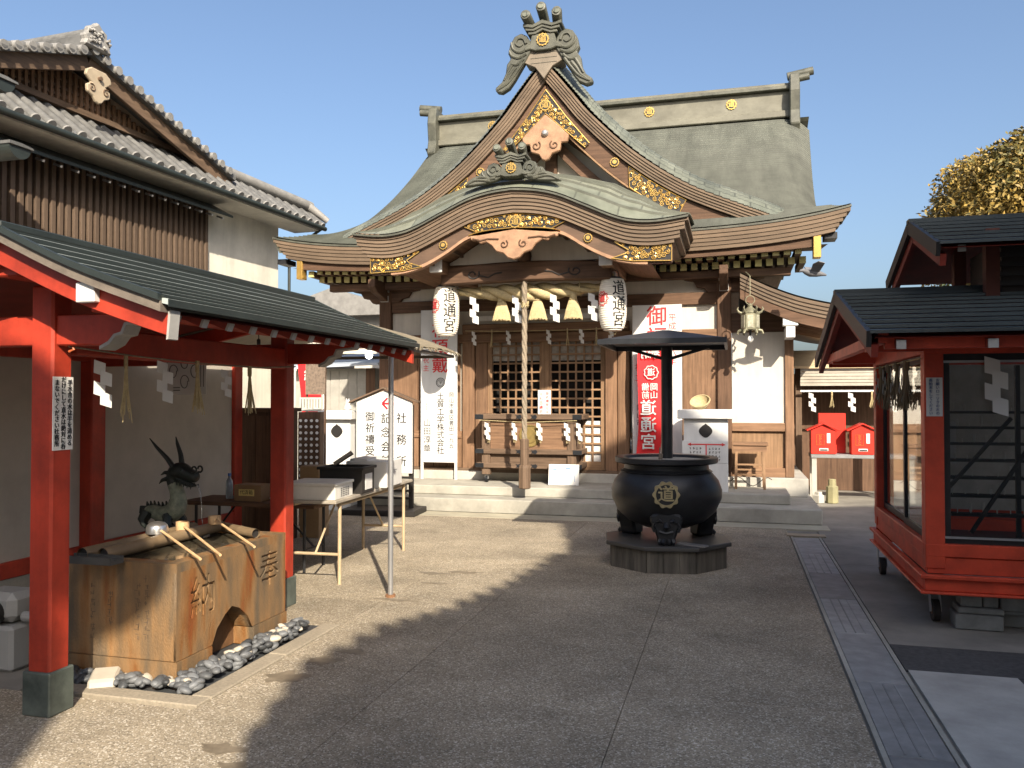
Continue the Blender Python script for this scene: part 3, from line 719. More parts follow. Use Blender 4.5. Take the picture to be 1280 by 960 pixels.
# under the cusp: soffit boards, rainbow beam, plaster tympanum, strut, projecting beams
mb = MB(); mb.grid(lambda u, t: (-1.75+3.5*u, KY+.2+2.1*t, kb(-1.75+3.5*u)+.05), 40, 2); mb.build('cusp_soffit', WZ['y'], hall)
for k in range(9):
    x = -1.2 + 2.4*k/8
    MB().box(x-.02, x+.02, KY+.25, -.1, kb(x)-.0, kb(x)+.045).build('soffit_rib', WO['y'], hall)
BY = -1.38
P = [(x, 3.15 + .03*math.cos(x*1.2)) for x in [-1.2+2.4*i/20 for i in range(21)]] + [(x, 3.40 + .05*math.cos(x*1.35)) for x in [1.2-2.4*i/20 for i in range(21)]]
rbm = MB().prism(P, 'y', BY-.09, BY+.09).build('rainbow_beam', WD['x'], hall, bevel=.02)
for sg in (-1,1):
    mb = MB(); mb.tube([(sg*(.72+.1*(1-.75*t/12)*math.cos(t*.6+2.6)), BY-.095, 3.29+.075*(1-.75*t/12)*math.sin(t*.6+2.6)) for t in range(13)], .011, 5)
    mb.tube([(sg*.63, BY-.095, 3.27),(sg*.5,BY-.095,3.24),(sg*.4,BY-.095,3.29),(sg*.3,BY-.095,3.3)], .01, 5)
    mb.build('beam_scroll', M_black, rbm)
P = [(x, 3.44) for x in (-1.1, 1.1)] + [(x, kb(x)+.03) for x in [1.1-2.2*i/20 for i in range(21)]]
MB().prism(P, 'y', BY-.02, BY+.02).build('tympanum', M_plaster, hall)
MB().lathe([(.05,3.44),(.09,3.46),(.105,3.52),(.09,3.58),(.07,3.6),(.1,3.62),(.1,3.68),(.03,3.7)], 16, (.0, BY-.04, 0)).build('strut', WD['z'], hall, smooth=True)
for sg in (-1, 1):
    bm_ = MB().box(sg*1.17-.085, sg*1.17+.085, -1.72, -.05, 3.30, 3.47).build('projecting_beam', WZ['y'], hall, bevel=.01)
    MB().box(sg*1.17-.088, sg*1.17+.088, -1.75, -1.715, 3.297, 3.473).build('white_beam_end', M_white, bm_, bevel=.008)
    MB().prism([(-1.2,3.3),(-1.0,3.3),(-.85,3.12),(-.95,3.06),(-1.1,3.16)], 'x', sg*1.17-.05, sg*1.17+.05).build('beam_bracket', MATS['grey_white_paint'], bm_, bevel=.006)
# ================================================================ THINGS IN FRONT OF THE HALL
def paper_streamer(parent, x, y, z, k=1.0, m=M_paper, yaw=0.0, name='paper_streamer', n=4):
    mb = MB(); w_ = .06*k; c, s_ = math.cos(yaw), math.sin(yaw)
    for i in range(n):
        off = (.015 if i % 2 else -.015)*k; z0 = z - i*.058*k; d = .012*(i % 2)
        def Q(a, b, zz): return (x + a*c - b*s_, y + a*s_ + b*c, zz)
        mb.add([Q(off-w_/2, -d, z0), Q(off+w_/2, -d, z0-.02*k), Q(off+w_/2, -d+.004, z0-.092*k), Q(off-w_/2, -d+.004, z0-.072*k),
                Q(off-w_/2, -d+.003, z0), Q(off+w_/2, -d+.003, z0-.02*k), Q(off+w_/2, -d+.007, z0-.092*k), Q(off-w_/2, -d+.007, z0-.072*k)],
               [(0,1,2,3),(7,6,5,4),(0,4,5,1),(1,5,6,2),(2,6,7,3),(3,7,4,0)])
    return mb.build(name, m, parent)
def straw(parent, x, y, z, L=.26, r=.03, n=14, seed=1, m=M_rope, name='straw_tassel', spread=1.0):
    rn = random.Random(seed); mb = MB()
    for i in range(n):
        a = rn.uniform(0, 6.28); q = rn.uniform(.2,1)*r*spread
        mb.tube([(x,y,z), (x+q*.5*math.cos(a), y+q*.5*math.sin(a), z-L*.5), (x+q*1.5*math.cos(a), y+q*1.5*math.sin(a), z-L*rn.uniform(.85,1.05))], [.006,.005,.003], 4)
    mb.tube([(x,y,z+.02),(x,y,z-.05)], r*.45, 6)
    return mb.build(name, m, parent)

# sacred straw rope over the doors
sr = thing('sacred_rope', 'thick twisted straw rope with tassels hung on a bamboo pole over the doors', 'rope', (-2.77, 11.2, 3.13))
def srad(u): return .035 + .075*math.cos(u*math.pi/2)**1.1
for k in range(3):
    pts, rs_ = [], []
    for i in range(61):
        u = -1 + 2*i/60; r = srad(u); a = u*8.2 + k*2.094
        pts.append((u*1.12, .62*r*math.cos(a), -.03 - .05*(1-u*u) + .62*r*math.sin(a))); rs_.append(r*.62)
    MB().tube(pts, rs_, 10).build('rope_strand', M_rope, sr, smooth=True)
MB().tube([(-1.2,0,.10),(1.2,0,.115)], .02, 10).build('bamboo_pole', mat('bamboo', (.50,.38,.17), .5, var=.2, scale=5), sr, smooth=True)
for x in (-.75, -.05, .65):
    MB().tube([(x+.1,-.03,.12),(x+.1,-.10,.05),(x+.1,-.10,-.1),(x+.1,0,-.16)], .006, 5).build('binding_cord', M_rope, sr)
for i, x in enumerate((-.38, .14, .64)):
    mb = MB(); rn = random.Random(i)
    mb.lathe([(.05,-.12),(.055,-.16),(.05,-.2),(.07,-.26),(.1,-.36),(.125,-.45),(.118,-.455)], 20, (x,0,0))
    t = mb.build('rope_tassel', M_rope, sr, smooth=True)
    g = MB()
    for k in range(70):
        a = k*2*math.pi/70; g.tube([(x+.058*math.cos(a), .058*math.sin(a), -.21), (x+.105*math.cos(a), .105*math.sin(a), -.36), (x+.13*math.cos(a), .13*math.sin(a), -.455-rn.uniform(0,.025))], .004, 3)
    stuff(g.build('tassel_straw', M_rope, t)); MB().tube([(x+.056*math.cos(a), .056*math.sin(a), -.195) for a in [k*.3142 for k in range(21)]], .007, 5).build('tassel_band', M_rope, t)
for x in (-.76, -.14, .40, .93): paper_streamer(sr, x, -.08, -.12, 1.5)

# small cord with streamers right above the doors
dc = thing('door_cord', 'thin cord with small paper streamers and straw strung above the lattice doors', 'cord', (-2.77, 12.2, 2.62))
MB().tube([(-1.25,0,0),(-.6,0,-.02),(0,0,-.02),(.6,0,-.02),(1.25,0,0)], .006, 5).build('cord', M_rope, dc)
for i, x in enumerate((-1.1,-.55,.08,.58,1.02)): paper_streamer(dc, x, -.02, -.01, .85)
for i, x in enumerate((-.82,-.3,.36,.8)): straw(dc, x, 0, -.01, .25, .02, 10, i)

# bell rope
br = thing('bell_rope', 'thick pale plaited bell rope with a wooden grip hanging before the offering box', 'rope', (-2.77, 11.0, 0))
for k in range(3):
    MB().tube([(.017*math.cos(i*.55+k*2.094), .017*math.sin(i*.55+k*2.094), 3.5 - i*.0405) for i in range(66)], .023, 7).build('rope_strand', M_rope_old, br, smooth=True)
MB().lathe([(.055,.86),(.062,.88),(.062,1.0),(.05,1.02)], 8).lathe([(.062,.66),(.062,.87),(.05,.88)], 8).build('upper_grip', WO['z'], br, bevel=.003)
MB().lathe([(.06,.335),(.085,.345),(.085,.62),(.075,.655),(.055,.67)], 8).build('lower_grip', WO['z'], br, bevel=.003)
kn = MB(); rn = random.Random(5)
for i in range(26): a = rn.uniform(0,6.28); kn.tube([(.03*math.cos(a), .03*math.sin(a), 2.86+rn.uniform(-.03,.03)), (.06*math.cos(a+.6), .06*math.sin(a+.6), 2.86+rn.uniform(-.05,.05))], .007, 4)
kn.build('rope_knot', M_rope, br)

# offering box
ob = thing('offering_box', 'large weathered wooden offering box with iron fittings on castors before the doors', 'offering box', (-2.93, 11.85, .32))
hw = .74
for sx in (-1,1):
    for yy in (.0,.5): MB().box(sx*(hw-.09)-.065, sx*(hw-.09)+.065, yy, yy+.1, .12, .98).build('corner_post', WO['z'], ob, bevel=.006)
MB().box(-hw-.06, hw+.06, -.05, .06, .94, 1.02).build('top_rail', WO['x'], ob, bevel=.008)
MB().box(-hw-.06, hw+.06, .54, .64, .94, 1.02).build('top_rail', WO['x'], ob, bevel=.008)
for sx in (-1,1): MB().box(sx*(hw+.02)-.05, sx*(hw+.02)+.05, .06, .54, .94, 1.02).build('end_rail', WO['y'], ob, bevel=.008)
for k in range(9): MB().bar((-hw+.05+k*(2*hw-.1)/8,.06,.97),(-hw+.05+k*(2*hw-.1)/8,.54,.97),.05,.03).build('top_slat', WO['y'], ob)
MB().box(-hw+.1, hw-.1, .03, .06, .5, .94).build('front_panel', WZ['x'], ob)
MB().box(-hw+.1, hw-.1, .04, .07, .22, .5).build('front_panel', WO['x'], ob)
MB().box(-hw+.06, hw-.06, .1, .58, .14, .9).build('box_body', WO['x'], ob)
for z in (.43, .22): MB().box(-hw-.05, hw+.05, -.03, .05, z, z+.075).build('cross_rail', WO['x'], ob, bevel=.006)
for sx in (-1,1):
    for z in (.43,.22): MB().box(sx*(hw+.01)-.035, sx*(hw+.01)+.035, .05, .6, z, z+.075).build('side_rail', WO['y'], ob, bevel=.006)
for z, h in ((.945,.07),(.435,.065),(.225,.065)):
    for x, w_ in ((-hw+.0,.13),(hw-.0,.13),(-.13,.1),(.1,.1)):
        if abs(x) > .5: MB().box(x-w_/2, x+w_/2, -.056 if z > .9 else -.036, -.04 if z > .9 else -.02, z, z+h).build('iron_fitting', M_iron, ob)
        else: MB().prism([(x-w_/2,z),(x-w_/4,z+h*.2),(x+w_/4,z),(x+w_/2,z+h*.5),(x+w_/4,z+h),(x-w_/4,z+h*.8),(x-w_/2,z+h),(x-w_*.3,z+h*.5)], 'y', -.056 if z > .9 else -.036, -.03 if z > .9 else -.02).build('iron_fitting', M_iron, ob)
d_ = MB().prism(circle(.165, 28, .02, .70), 'y', .015, .035).build('brass_disc', mat('old_brass', (.30,.22,.08), .45, metal=.6, var=.3), ob, bevel=.006)
MB().prism(circle(.11, 24, .02, .70), 'y', .005, .02).build('brass_ring', MATS['old_brass'], d_, bevel=.006)
MB().tube([(-hw,-.06,.93),(0,-.07,.9),(hw,-.06,.93)], .005, 5).build('cord', M_rope, ob)
for i, x in enumerate((-.6,-.19,.19,.6,.78)):
    paper_streamer(ob, x, -.08, .9, 1.0); straw(ob, x+.01, -.06, .8, .2, .022, 8, 40+i)
for sx in (-1,1):
    for yy in (.06,.52):
        c = MB().tube([(sx*(hw-.09)-.018, yy, .05),(sx*(hw-.09)+.018, yy, .05)], .05, 14).build('castor', M_iron, ob, smooth=True, angle=50)
        MB().box(sx*(hw-.09)-.028, sx*(hw-.09)+.028, yy-.02, yy+.02, .05, .12).build('castor_fork', M_steel, c)
pc_ = MB().box(-.22, .22, -.004, .004, 0, .30).build('picture_card', M_paper); pc_.location = (-2.37, 11.70, .325); pc_.rotation_euler = (R(-12),0,R(3))
tag(pc_, 'white illustrated card leaning on the right foot of the offering box', 'card')
M_pblue = mat('pale_blue_print', (.12,.22,.42), .7)
mb = MB()
for (x, z, w_, h) in ((-.13,.22,.06,.02),(-.14,.17,.03,.015),(.06,.24,.07,.02),(.05,.18,.08,.012),(.06,.1,.06,.012),(-.02,.12,.008,.12),(-.06,.12,.008,.10),(.16,.12,.008,.14)):
    mb.box(x-w_/2, x+w_/2, -.0055, -.0042, z-h/2, z+h/2)
stuff(mb.build('printed_marks', M_pblue, pc_))

# paper lanterns
M_lant = mat('lantern_paper', (.74,.70,.61), .75, var=.06, scale=9, grime=.12, gscale=5)
def lr(z): return .19*(1 - .22*abs(z/.33)**3.2)
def wrap(o, th0, z0):
    for v in o.data.vertices:
        z = v.co.y + z0; r = lr(z) + .003 + v.co.z; th = v.co.x/.19 + th0
        v.co = (r*math.sin(th), -r*math.cos(th), z)
    o.rotation_euler = (0,0,0); o.location = (0,0,0)
def lantern(x, y, z, label, lean):
    t = thing('paper_lantern', label, 'lantern', (x, y, z), 0, 'white paper lanterns with black writing')
    pr = []
    for i in range(67):
        zz = -.33 + .66*i/66; pr.append((lr(zz) - (.005 if i % 3 == 1 else 0.0), zz))
    b = MB().lathe(pr, 36).build('lantern_body', M_lant, t, smooth=True)
    MB().lathe([(.11,.33),(.125,.335),(.125,.36),(.1,.365)], 24).build('top_ring', M_iron, t, smooth=True)
    MB().lathe([(.11,-.36),(.125,-.355),(.125,-.33),(.11,-.325)], 24).build('bottom_ring', M_lant, t, smooth=True)
    MB().tube([(-.09,0,.36),(-.07,0,.44),(0,0,.47),(.07,0,.44),(.09,0,.36)], .006, 6).tube([(0,0,.46),(0,0,.62)], .005, 5).build('hanger', M_iron, t)
    for q in (-.06,.06): MB().tube([(q,-.02,-.36),(q*.6,-.03,-.41),(0,-.03,-.40)], .004, 4).build('cord_end', M_rope, t)
    for i, ch in enumerate('道通宮'):
        w = text(ch, .215, M_ink, t, bold=.012, wscale=.92); wrap(w, R(36), .185-.205*i)
    w = text('道', .125, M_red_ink, t, bold=.02); wrap(w, R(-40), .06)
    for rr, th in ((.1,.012),(.083,.006)):
        ring = MB(); n = 48
        for k in range(n):
            for q in (rr, rr-th):
                a = 2*math.pi*k/n; q2 = q*(1+(.09*math.cos(10*a) if rr > .09 else 0)); ring.v.append((q2*math.cos(a), q2*math.sin(a), 0))
        for k in range(n): a = 2*k; c = 2*((k+1) % n); ring.f.append((a, a+1, c+1, c))
        w = ring.build('crest_ring', M_red_ink, t); wrap(w, R(-40), .06)
lantern(-3.96, 11.15, 2.82, 'white paper lantern hanging beside the tall white donation board with street address', 0)
lantern(-1.57, 11.10, 2.84, 'white paper lantern hanging above the black roof of the incense burner', 0)

# hanging bronze lantern
M_bronze = mat('aged_bronze', (.16,.15,.10), .55, metal=.5, var=.3, scale=9, bump=.3, bscale=40, col2=(.30,.29,.2))
bl = thing('bronze_lantern', 'small hexagonal bronze lantern with a bare bulb hanging by the plaster wing', 'lantern', (.22, 11.72, 2.62))
MB().lathe([(.115,-.12),(.125,-.11),(.125,.1),(.115,.11)], 6).build('lantern_body', M_bronze, bl, bevel=.005)
for k in range(6):
    a = math.pi/6 + k*math.pi/3; c_, s_ = .112*math.cos(a), .112*math.sin(a)
    p = MB().box(-.04,.04,-.004,.004,-.09,.08).build('pierced_panel', mat('bronze_panel', (.34,.33,.25), .6, metal=.3, var=.4, scale=30), bl); p.location = (c_, s_, 0); p.rotation_euler = (0,0,a+math.pi/2)
    a = k*math.pi/3; f = MB().tube([(.11,0,.11),(.15,0,.13),(.17,0,.17),(.155,0,.2)], [.02,.016,.012,.005], 6).build('curled_cap_tip', M_bronze, bl, smooth=True); f.rotation_euler = (0,0,a)
    f = MB().tube([(.1,0,-.12),(.15,0,-.13),(.17,0,-.17),(.15,0,-.18)], [.025,.02,.014,.006], 6).build('curled_foot', M_bronze, bl, smooth=True); f.rotation_euler = (0,0,a)
MB().lathe([(.12,.11),(.1,.14),(.05,.18),(.03,.2),(.035,.22),(.0,.25)], 12).build('cap', M_bronze, bl, smooth=True)
MB().tube([(.06*math.cos(a),0,.29+.06*math.sin(a)) for a in [k*.3142 for k in range(21)]], .006, 6).tube([(0,0,.35),(0,0,.62)], .006, 5).build('hanging_ring', M_bronze, bl)
MB().lathe([(.012,-.2),(.018,-.16),(.018,-.12)], 10).build('bulb_socket', M_darkmetal, bl)
MB().lathe([(.002,-.29),(.03,-.275),(.042,-.245),(.03,-.21),(.016,-.195)], 14).build('bulb', mat('glass_bulb', (.75,.74,.7), .2), bl, smooth=True)
MB().tube([(0,0,.62),(-.05,.3,.72)], .008, 6).build('hook_bar', M_bronze, bl)

# donation boards
def board(x0, x1, y, z0, z1, name, label):
    t = thing(name, label, 'board', ((x0+x1)/2, y, .32))
    w_ = (x1-x0)/2
    MB().box(-w_, w_, -.015, .015, z0-.32, z1-.32).build('panel', M_white, t, bevel=.004)
    for s in (-1,1): MB().box(s*(w_-.022)-.02, s*(w_-.022)+.02, -.012, .012, 0, z0-.32).build('leg', M_white, t)
    return t
b1 = board(-4.73, -4.13, 12.15, .58, 2.95, 'donation_board', 'tall white donation board with red heading and black company name in columns')
W1 = -.0175
text('御福頂戴', .27, M_red_ink, b1, (.02, W1, 2.17), bold=.014, line=1.02)
text('祝主', .105, M_red_ink, b1, (-.21, W1, 1.78), line=1.2)
e = MB().tube([(.03+.07*math.cos(a), W1, 1.50+.07*math.sin(a)) for a in [k*.2 for k in range(33)]], .005, 4).tube([(.03+.05*math.cos(a), W1, 1.50+.05*math.sin(a)) for a in [k*.2 for k in range(33)]], .003, 4); e.build('emblem', M_ink, b1)
text('学', .07, M_ink, b1, (.03, W1, 1.50))
text('土質工学株式会社', .125, M_ink, b1, (.03, W1, .86), line=.96, bold=.004)
text('岡山市東区豊田一九五', .085, M_ink, b1, (.21, W1, .91), line=1.03)
text('代表取締役', .035, mat('grey_ink', (.3,.3,.3), .7), b1, (-.2, W1, 1.12), line=1.1)
text('山田淳章', .13, M_ink, b1, (-.19, W1, .67), line=1.02)
b2 = board(-1.43, -.72, 12.15, .58, 2.93, 'donation_board', 'white donation board behind the red banner with red heading at its top')
text('御福頂戴', .30, M_red_ink, b2, (.0, W1, 1.97), bold=.014, line=1.02)
text('平成二十八年', .12, M_red_ink, b2, (.22, W1, 2.1), line=1.05)
text('祝主', .12, M_red_ink, b2, (-.26, W1, 1.62), line=1.2)
text('岡山市', .1, M_ink, b2, (-.25, W1, 1.0), line=1.1)

# red banner seen from behind (letters reversed)
nb_ = thing('red_banner', 'tall red cloth banner with white writing reversed, standing before a white board', 'banner', (-1.14, 11.95, .32))
M_redcloth = mat('red_cloth', (.58,.02,.025), .8, var=.12, scale=4, bump=.2, bscale=20)
def cl(u, t): return (-.17 + .34*u - .05*(1-t) + .02*math.sin(t*5), .02*math.sin(t*7+u*3), .42 + 1.6*t)
MB().grid(cl, 6, 30).grid(lambda u, t: tuple(a+b for a, b in zip(cl(1-u, t), (0,.004,0))), 6, 30).build('cloth', M_redcloth, nb_, smooth=True, fix=False)
for s, sz, z, x in (('奉', .15, 1.88, .065), ('納', .15, 1.88, -.065), ('岡山', .115, 1.35, .05), ('備前', .115, 1.35, -.07)):
    text(s, sz, M_white, nb_, (x-.01, -.03, z), mirror=True, bold=.012, extrude=.001, line=1.0)
text('道通宮', .235, M_white, nb_, (-.04, -.032, .86), mirror=True, bold=.015, line=1.03)
text('道', .12, M_white, nb_, (.0, -.03, 1.62), mirror=True, bold=.015)
MB().tube([(.0+.095*(1+.06*math.cos(9*a))*math.cos(a), -.03, 1.62+.095*(1+.06*math.cos(9*a))*math.sin(a)) for a in [k*.1 for k in range(64)]], .008, 4).build('crest_ring', M_white, nb_)
MB().tube([(.20,.03,0),(.20,.03,2.2)], .012, 8).build('pole', M_white, nb_)
MB().tube([(.20,.03,2.08),(-.17,.03,2.08)], .008, 8).build('top_rod', M_white, nb_)
MB().box(-.1, .3, -.1, .2, 0, .05).build('foot', M_pale, nb_)

# offering / fortune stands
def stand(x, y, z, w_, h, label, sign):
    t = thing('fortune_slip_stand', label, 'stand', (x, y, z), 0, 'white fortune slip stands')
    hz = h
    MB().box(-w_*.44, w_*.44, -.16, .16, .0, hz-.13).build('cabinet', M_white, t, bevel=.006)
    MB().box(-w_*.56, w_*.56, -.24, .22, hz-.125, hz).build('cap', M_white, t, bevel=.008)
    P = [(.085*math.cos(a)*(1+.05*math.cos(4*a)), hz-.29+.085*math.sin(a)*(1+.05*math.cos(4*a))) for a in [2*math.pi*k/32 for k in range(32)]]
    MB().prism(P, 'y', -.166, -.161).build('round_opening', M_black, t)
    MB().prism([(-.025,hz-.21),(.025,hz-.21),(0,hz-.188)], 'y', -.167, -.162).build('opening_tip', M_black, t)
    return t
s1 = stand(-5.38, 10.75, .0, .46, 1.40, 'white fortune slip stand half hidden behind the signboard with arrow', False)
MB().box(-.26, .1, -.2, -.165, .55, .95).build('front_panel', M_white, s1, bevel=.003)
s2 = stand(-.37, 11.62, .32, .66, 1.10, 'white fortune slip stand with red arrow notice near the wooden stool', True)
n2 = MB().box(-.31, .29, -.2, -.165, .38, .68).build('front_panel', M_white, s2, bevel=.003); MB().box(-.31, .29, -.2, -.165, .0, .376).build('front_panel', M_white, s2, bevel=.003)
mb = MB().box(-.2,.22,-.205,-.201,.625,.64).box(.0,.014,-.205,-.201,.40,.625); mb.prism([(-.24,.632),(-.19,.655),(-.19,.61)], 'y', -.205, -.201); mb.prism([(.26,.632),(.21,.655),(.21,.61)], 'y', -.205, -.201); mb.build('red_arrow', M_red_ink, n2)
mb = MB(); rn = random.Random(3)
for c0 in (-.2, .05):
    for r_ in range(4):
        for q in range(4):
            x = c0 + q*.042; z = .575 - r_*.05
            for k in range(3): a, b = rn.uniform(-.012,.0), rn.uniform(-.013,.013); mb.box(x+a, x+a+rn.uniform(.012,.024), -.2035, -.2012, z+b, z+b+.005)
            mb.box(x, x+.005, -.2036, -.2012, z-.014, z+.014)
stuff(mb.build('small_print', M_ink, n2))
bk = thing('straw_basket', 'small round straw basket lying on the white fortune slip stand', 'basket', (-.43, 11.6, 1.42))
MB().lathe([(.02,.0),(.08,.01),(.125,.06),(.14,.1),(.13,.1),(.11,.06),(.07,.02),(.02,.015)], 20).build('bowl', M_rope, bk, smooth=True); bk.rotation_euler = (R(35), R(-12), 0); bk.location.z = 1.455
MB().tube([(.135*math.cos(a), .135*math.sin(a), .1) for a in [k*.3142 for k in range(21)]], .009, 5).build('rim', M_rope, bk)
fg = thing('white_figurine', 'small white animal figurine sitting on the half hidden fortune slip stand', 'figurine', (-5.27, 10.7, 1.4))
MB().lathe([(.03,0),(.05,.02),(.045,.06),(.03,.09),(.032,.11),(.02,.14),(.004,.15)], 14).build('body', M_white, fg, smooth=True)
MB().lathe([(.012,.13),(.006,.16),(.001,.175)], 8, (.018,0,0)).lathe([(.012,.13),(.006,.16),(.001,.175)], 8, (-.018,0,0)).build('ears', M_white, fg)

# stool
st = thing('wooden_stool', 'plain wooden trestle stool standing against the plaster wing wall', 'stool', (.21, 12.0, .32))
MB().box(-.24,.24,-.16,.16,.60,.64).build('seat', WZ['x'], st, bevel=.005)
MB().box(-.22,.22,-.14,.14,.52,.60).build('apron', WZ['x'], st)
for sx in (-1,1):
    for sy in (-1,1): MB().bar((sx*.19,sy*.13,0),(sx*.18,sy*.12,.52),.035,.035).build('leg', WL['z'], st)
for z, yy in ((.2,-.125),(.34,-.125),(.25,.125)): MB().bar((-.18,yy,z),(.18,yy,z),.022,.022).build('stretcher', WL['x'], st)
mb = MB().tube([(.05*k-.25, -.05+.02*math.sin(k), .1+.06*math.sin(k*.8)) for k in range(12)], .006, 5); cb = mb.build('black_cable', M_black); cb.location = (.2, 12.0, .32)
tag(cb, 'thin black cable looping under the wooden stool', 'cable')

# signboard with arrow
sg_ = thing('direction_sign', 'white gabled signboard with red arrow and three columns of black writing', 'sign', (-4.62, 10.5, 0), R(4))
P = [(-.40,.55),(.40,.55),(.40,1.52),(0,1.68),(-.40,1.52)]
MB().prism(P, 'y', -.02, .02).build('panel', M_white, sg_, bevel=.004)
for s in (-1,1):
    MB().bar((0,-.0,1.715),(s*.50,-.0,1.515),.14,.022,up=(0,0,1)).build('roof_board', WO['x'], sg_, bevel=.003)
    MB().box(s*.37-.03, s*.37+.03, .022, .07, .08, 1.48).build('post', M_black, sg_)
for z in (.2,.3,.4,.48): MB().box(-.37,.37,-.02,.02,z,z+.03).build('cross_slat', M_black, sg_)
MB().box(-.52,.52,-.28,.28,.0,.08).build('base', M_black, sg_, bevel=.01)
text('社務所', .15, M_ink, sg_, (.25, -.0215, 1.00), line=1.95, bold=.012)
text('記念会館', .15, M_ink, sg_, (.03, -.0215, 1.00), line=1.28, bold=.012)
text('御祈禱受付', .14, M_ink, sg_, (-.20, -.0215, 1.00), line=1.12, bold=.012)
mb = MB().bar((-.02,-.022,1.50),(.14,-.022,1.50),.003,.026,up=(0,0,1)).bar((-.025,-.022,1.50),(.05,-.022,1.575),.003,.026).bar((-.025,-.022,1.50),(.05,-.022,1.425),.003,.026)
mb.build('red_arrow', mat('bright_red_sign', (.75,.02,.03), .5), sg_)

# incense burner
bu = thing('incense_burner', 'big round black iron incense burner with gilt crest on three lion legs', 'incense burner', (-.63, 8.05, .24))
MB().lathe([(.02,.10),(.22,.11),(.36,.17),(.46,.26),(.515,.38),(.52,.46),(.49,.55),(.44,.61),(.425,.625),(.435,.635),(.40,.66),(.395,.70),(.47,.715),(.485,.725),(.485,.765),(.47,.77),(.41,.765),(.40,.74)], 56, cap=False).build('bowl', M_iron, bu, smooth=True, angle=35)
MB().lathe([(.0,.742),(.2,.75),(.41,.738)], 40, cap=False).build('ash', mat('incense_ash', (.32,.30,.26), .95, var=.2, scale=25, bump=.6, bscale=60), bu, smooth=True)
MB().tube([(-.05,-.1,.73),(-.05,-.1,.86)], .006, 6).tube([(-.047,-.1,.73),(-.04,-.1,.80)], .02, 8).build('incense_stick', mat('stick', (.12,.1,.08), .8), bu)
ca = math.atan2(-8.05, .63)
def on_bowl(mb, name, m, a, parent):
    o = mb.build(name, m, parent); o.rotation_euler = (0,0,a+math.pi/2); return o
cz_, cr_ = .46, .522
ringm = [(.115*(1+.07*math.cos(10*q))*math.cos(q), .115*(1+.07*math.cos(10*q))*math.sin(q)) for q in [2*math.pi*k/60 for k in range(60)]]
M_silver = mat('tarnished_gilt', (.42,.36,.22), .4, metal=.8, var=.25, scale=14)
c0 = on_bowl(MB().prism([(a, b+cz_) for a, b in ringm], 'y', -cr_-.012, -cr_+.04), 'crest', M_silver, ca, bu)
MB().prism(circle(.09, 30, 0, cz_), 'y', -cr_-.016, -cr_-.01).build('crest_field', M_iron, c0)
text('道', .15, M_silver, c0, (0, -cr_-.018, cz_), bold=.02, extrude=.003)
for a in (ca, ca+2.094, ca-2.094):
    lg = MB()
    lg.prism([(-.15,.22),(-.14,.27),(-.07,.29),(0,.275),(.07,.29),(.14,.27),(.15,.22),(.11,.14),(.085,.07),(.075,.0),(-.075,.0),(-.085,.07),(-.11,.14)], 'y', -.48, -.30)
    L = on_bowl(lg, 'lion_leg', M_iron, a, bu)
    L.modifiers.new('b','BEVEL').width = .02
    f = MB()
    for sx in (-1,1):
        f.tube([(sx*.035,-.50,.215),(sx*.06,-.505,.225),(sx*.085,-.49,.21)], [.012,.018,.01], 6)
        f.tube([(sx*.05,-.485,.19),(sx*.051,-.5,.19)], .014, 8)
        f.tube([(sx*.1,-.48,.2),(sx*.12,-.47,.16),(sx*.1,-.47,.12)], .016, 6)
        f.tube([(sx*.02,-.49,.012),(sx*.025,-.50,.03),(sx*.02,-.485,.05)], .02, 6); f.tube([(sx*.06,-.48,.012),(sx*.062,-.49,.03),(sx*.055,-.475,.05)], .018, 6)
    f.tube([(0,-.49,.2),(0,-.515,.165),(0,-.5,.15)], [.018,.028,.02], 8); f.tube([(-.06,-.49,.125),(0,-.5,.11),(.06,-.49,.125)], .013, 6)
    f.build('lion_face', M_iron, L, smooth=True)
pdm = thing('burner_pedestal', 'low octagonal dark pedestal of boards under the incense burner', 'pedestal', (-.63, 8.05, 0), R(9))
for k in range(8):
    a0, a1 = R(22.5+45*k), R(22.5+45*(k+1)); r_ = .56
    p0, p1 = Vector((r_*math.cos(a0), r_*math.sin(a0), 0)), Vector((r_*math.cos(a1), r_*math.sin(a1), 0))
    for q in range(3):
        A, B = p0.lerp(p1, q/3+.004), p0.lerp(p1, (q+1)/3-.004)
        MB().bar(A+Vector((0,0,.10)), B+Vector((0,0,.10)), .03, .2).build('side_board', mat('burnt_board', (.055,.05,.042), .8, col2=(.15,.135,.11), scale=14, stretch=(1,1,.1), bump=.3), pdm)
MB().prism([(.62*math.cos(R(22.5+45*k)), .62*math.sin(R(22.5+45*k))) for k in range(8)], 'z', .202, .24).build('top_plate', mat('dark_slate_top', (.06,.058,.055), .5, var=.35, scale=4, grime=.3, gscale=4), pdm, bevel=.006)
tr = MB().box(-.14,.14,-.045,.045,.0,.012).build('metal_tray', M_steel); tr.location = (-.37, 7.63, .242); tr.rotation_euler = (0,0,R(-25)); tag(tr, 'flat metal tray lying on the edge of the burner pedestal', 'tray')
cp = thing('burner_canopy', 'black square metal canopy on a single post over the incense burner', 'canopy', (-.63, 8.05, .24))
MB().tube([(0,.12,.73),(0,.12,1.82)], .055, 10).build('post', M_iron, cp, smooth=True)
mb = MB(); q = .56
mb.add([(-q,-q,1.86),(q,-q,1.86),(q,q,1.86),(-q,q,1.86),(-.03,0,1.98),(.03,0,1.98)], [(0,1,5,4),(1,2,5),(2,3,4,5),(3,0,4),(3,2,1,0)]); mb.build('roof_sheet', mat('dull_black_roof', (.03,.032,.037), .5, var=.2, scale=5, grime=.2), cp)
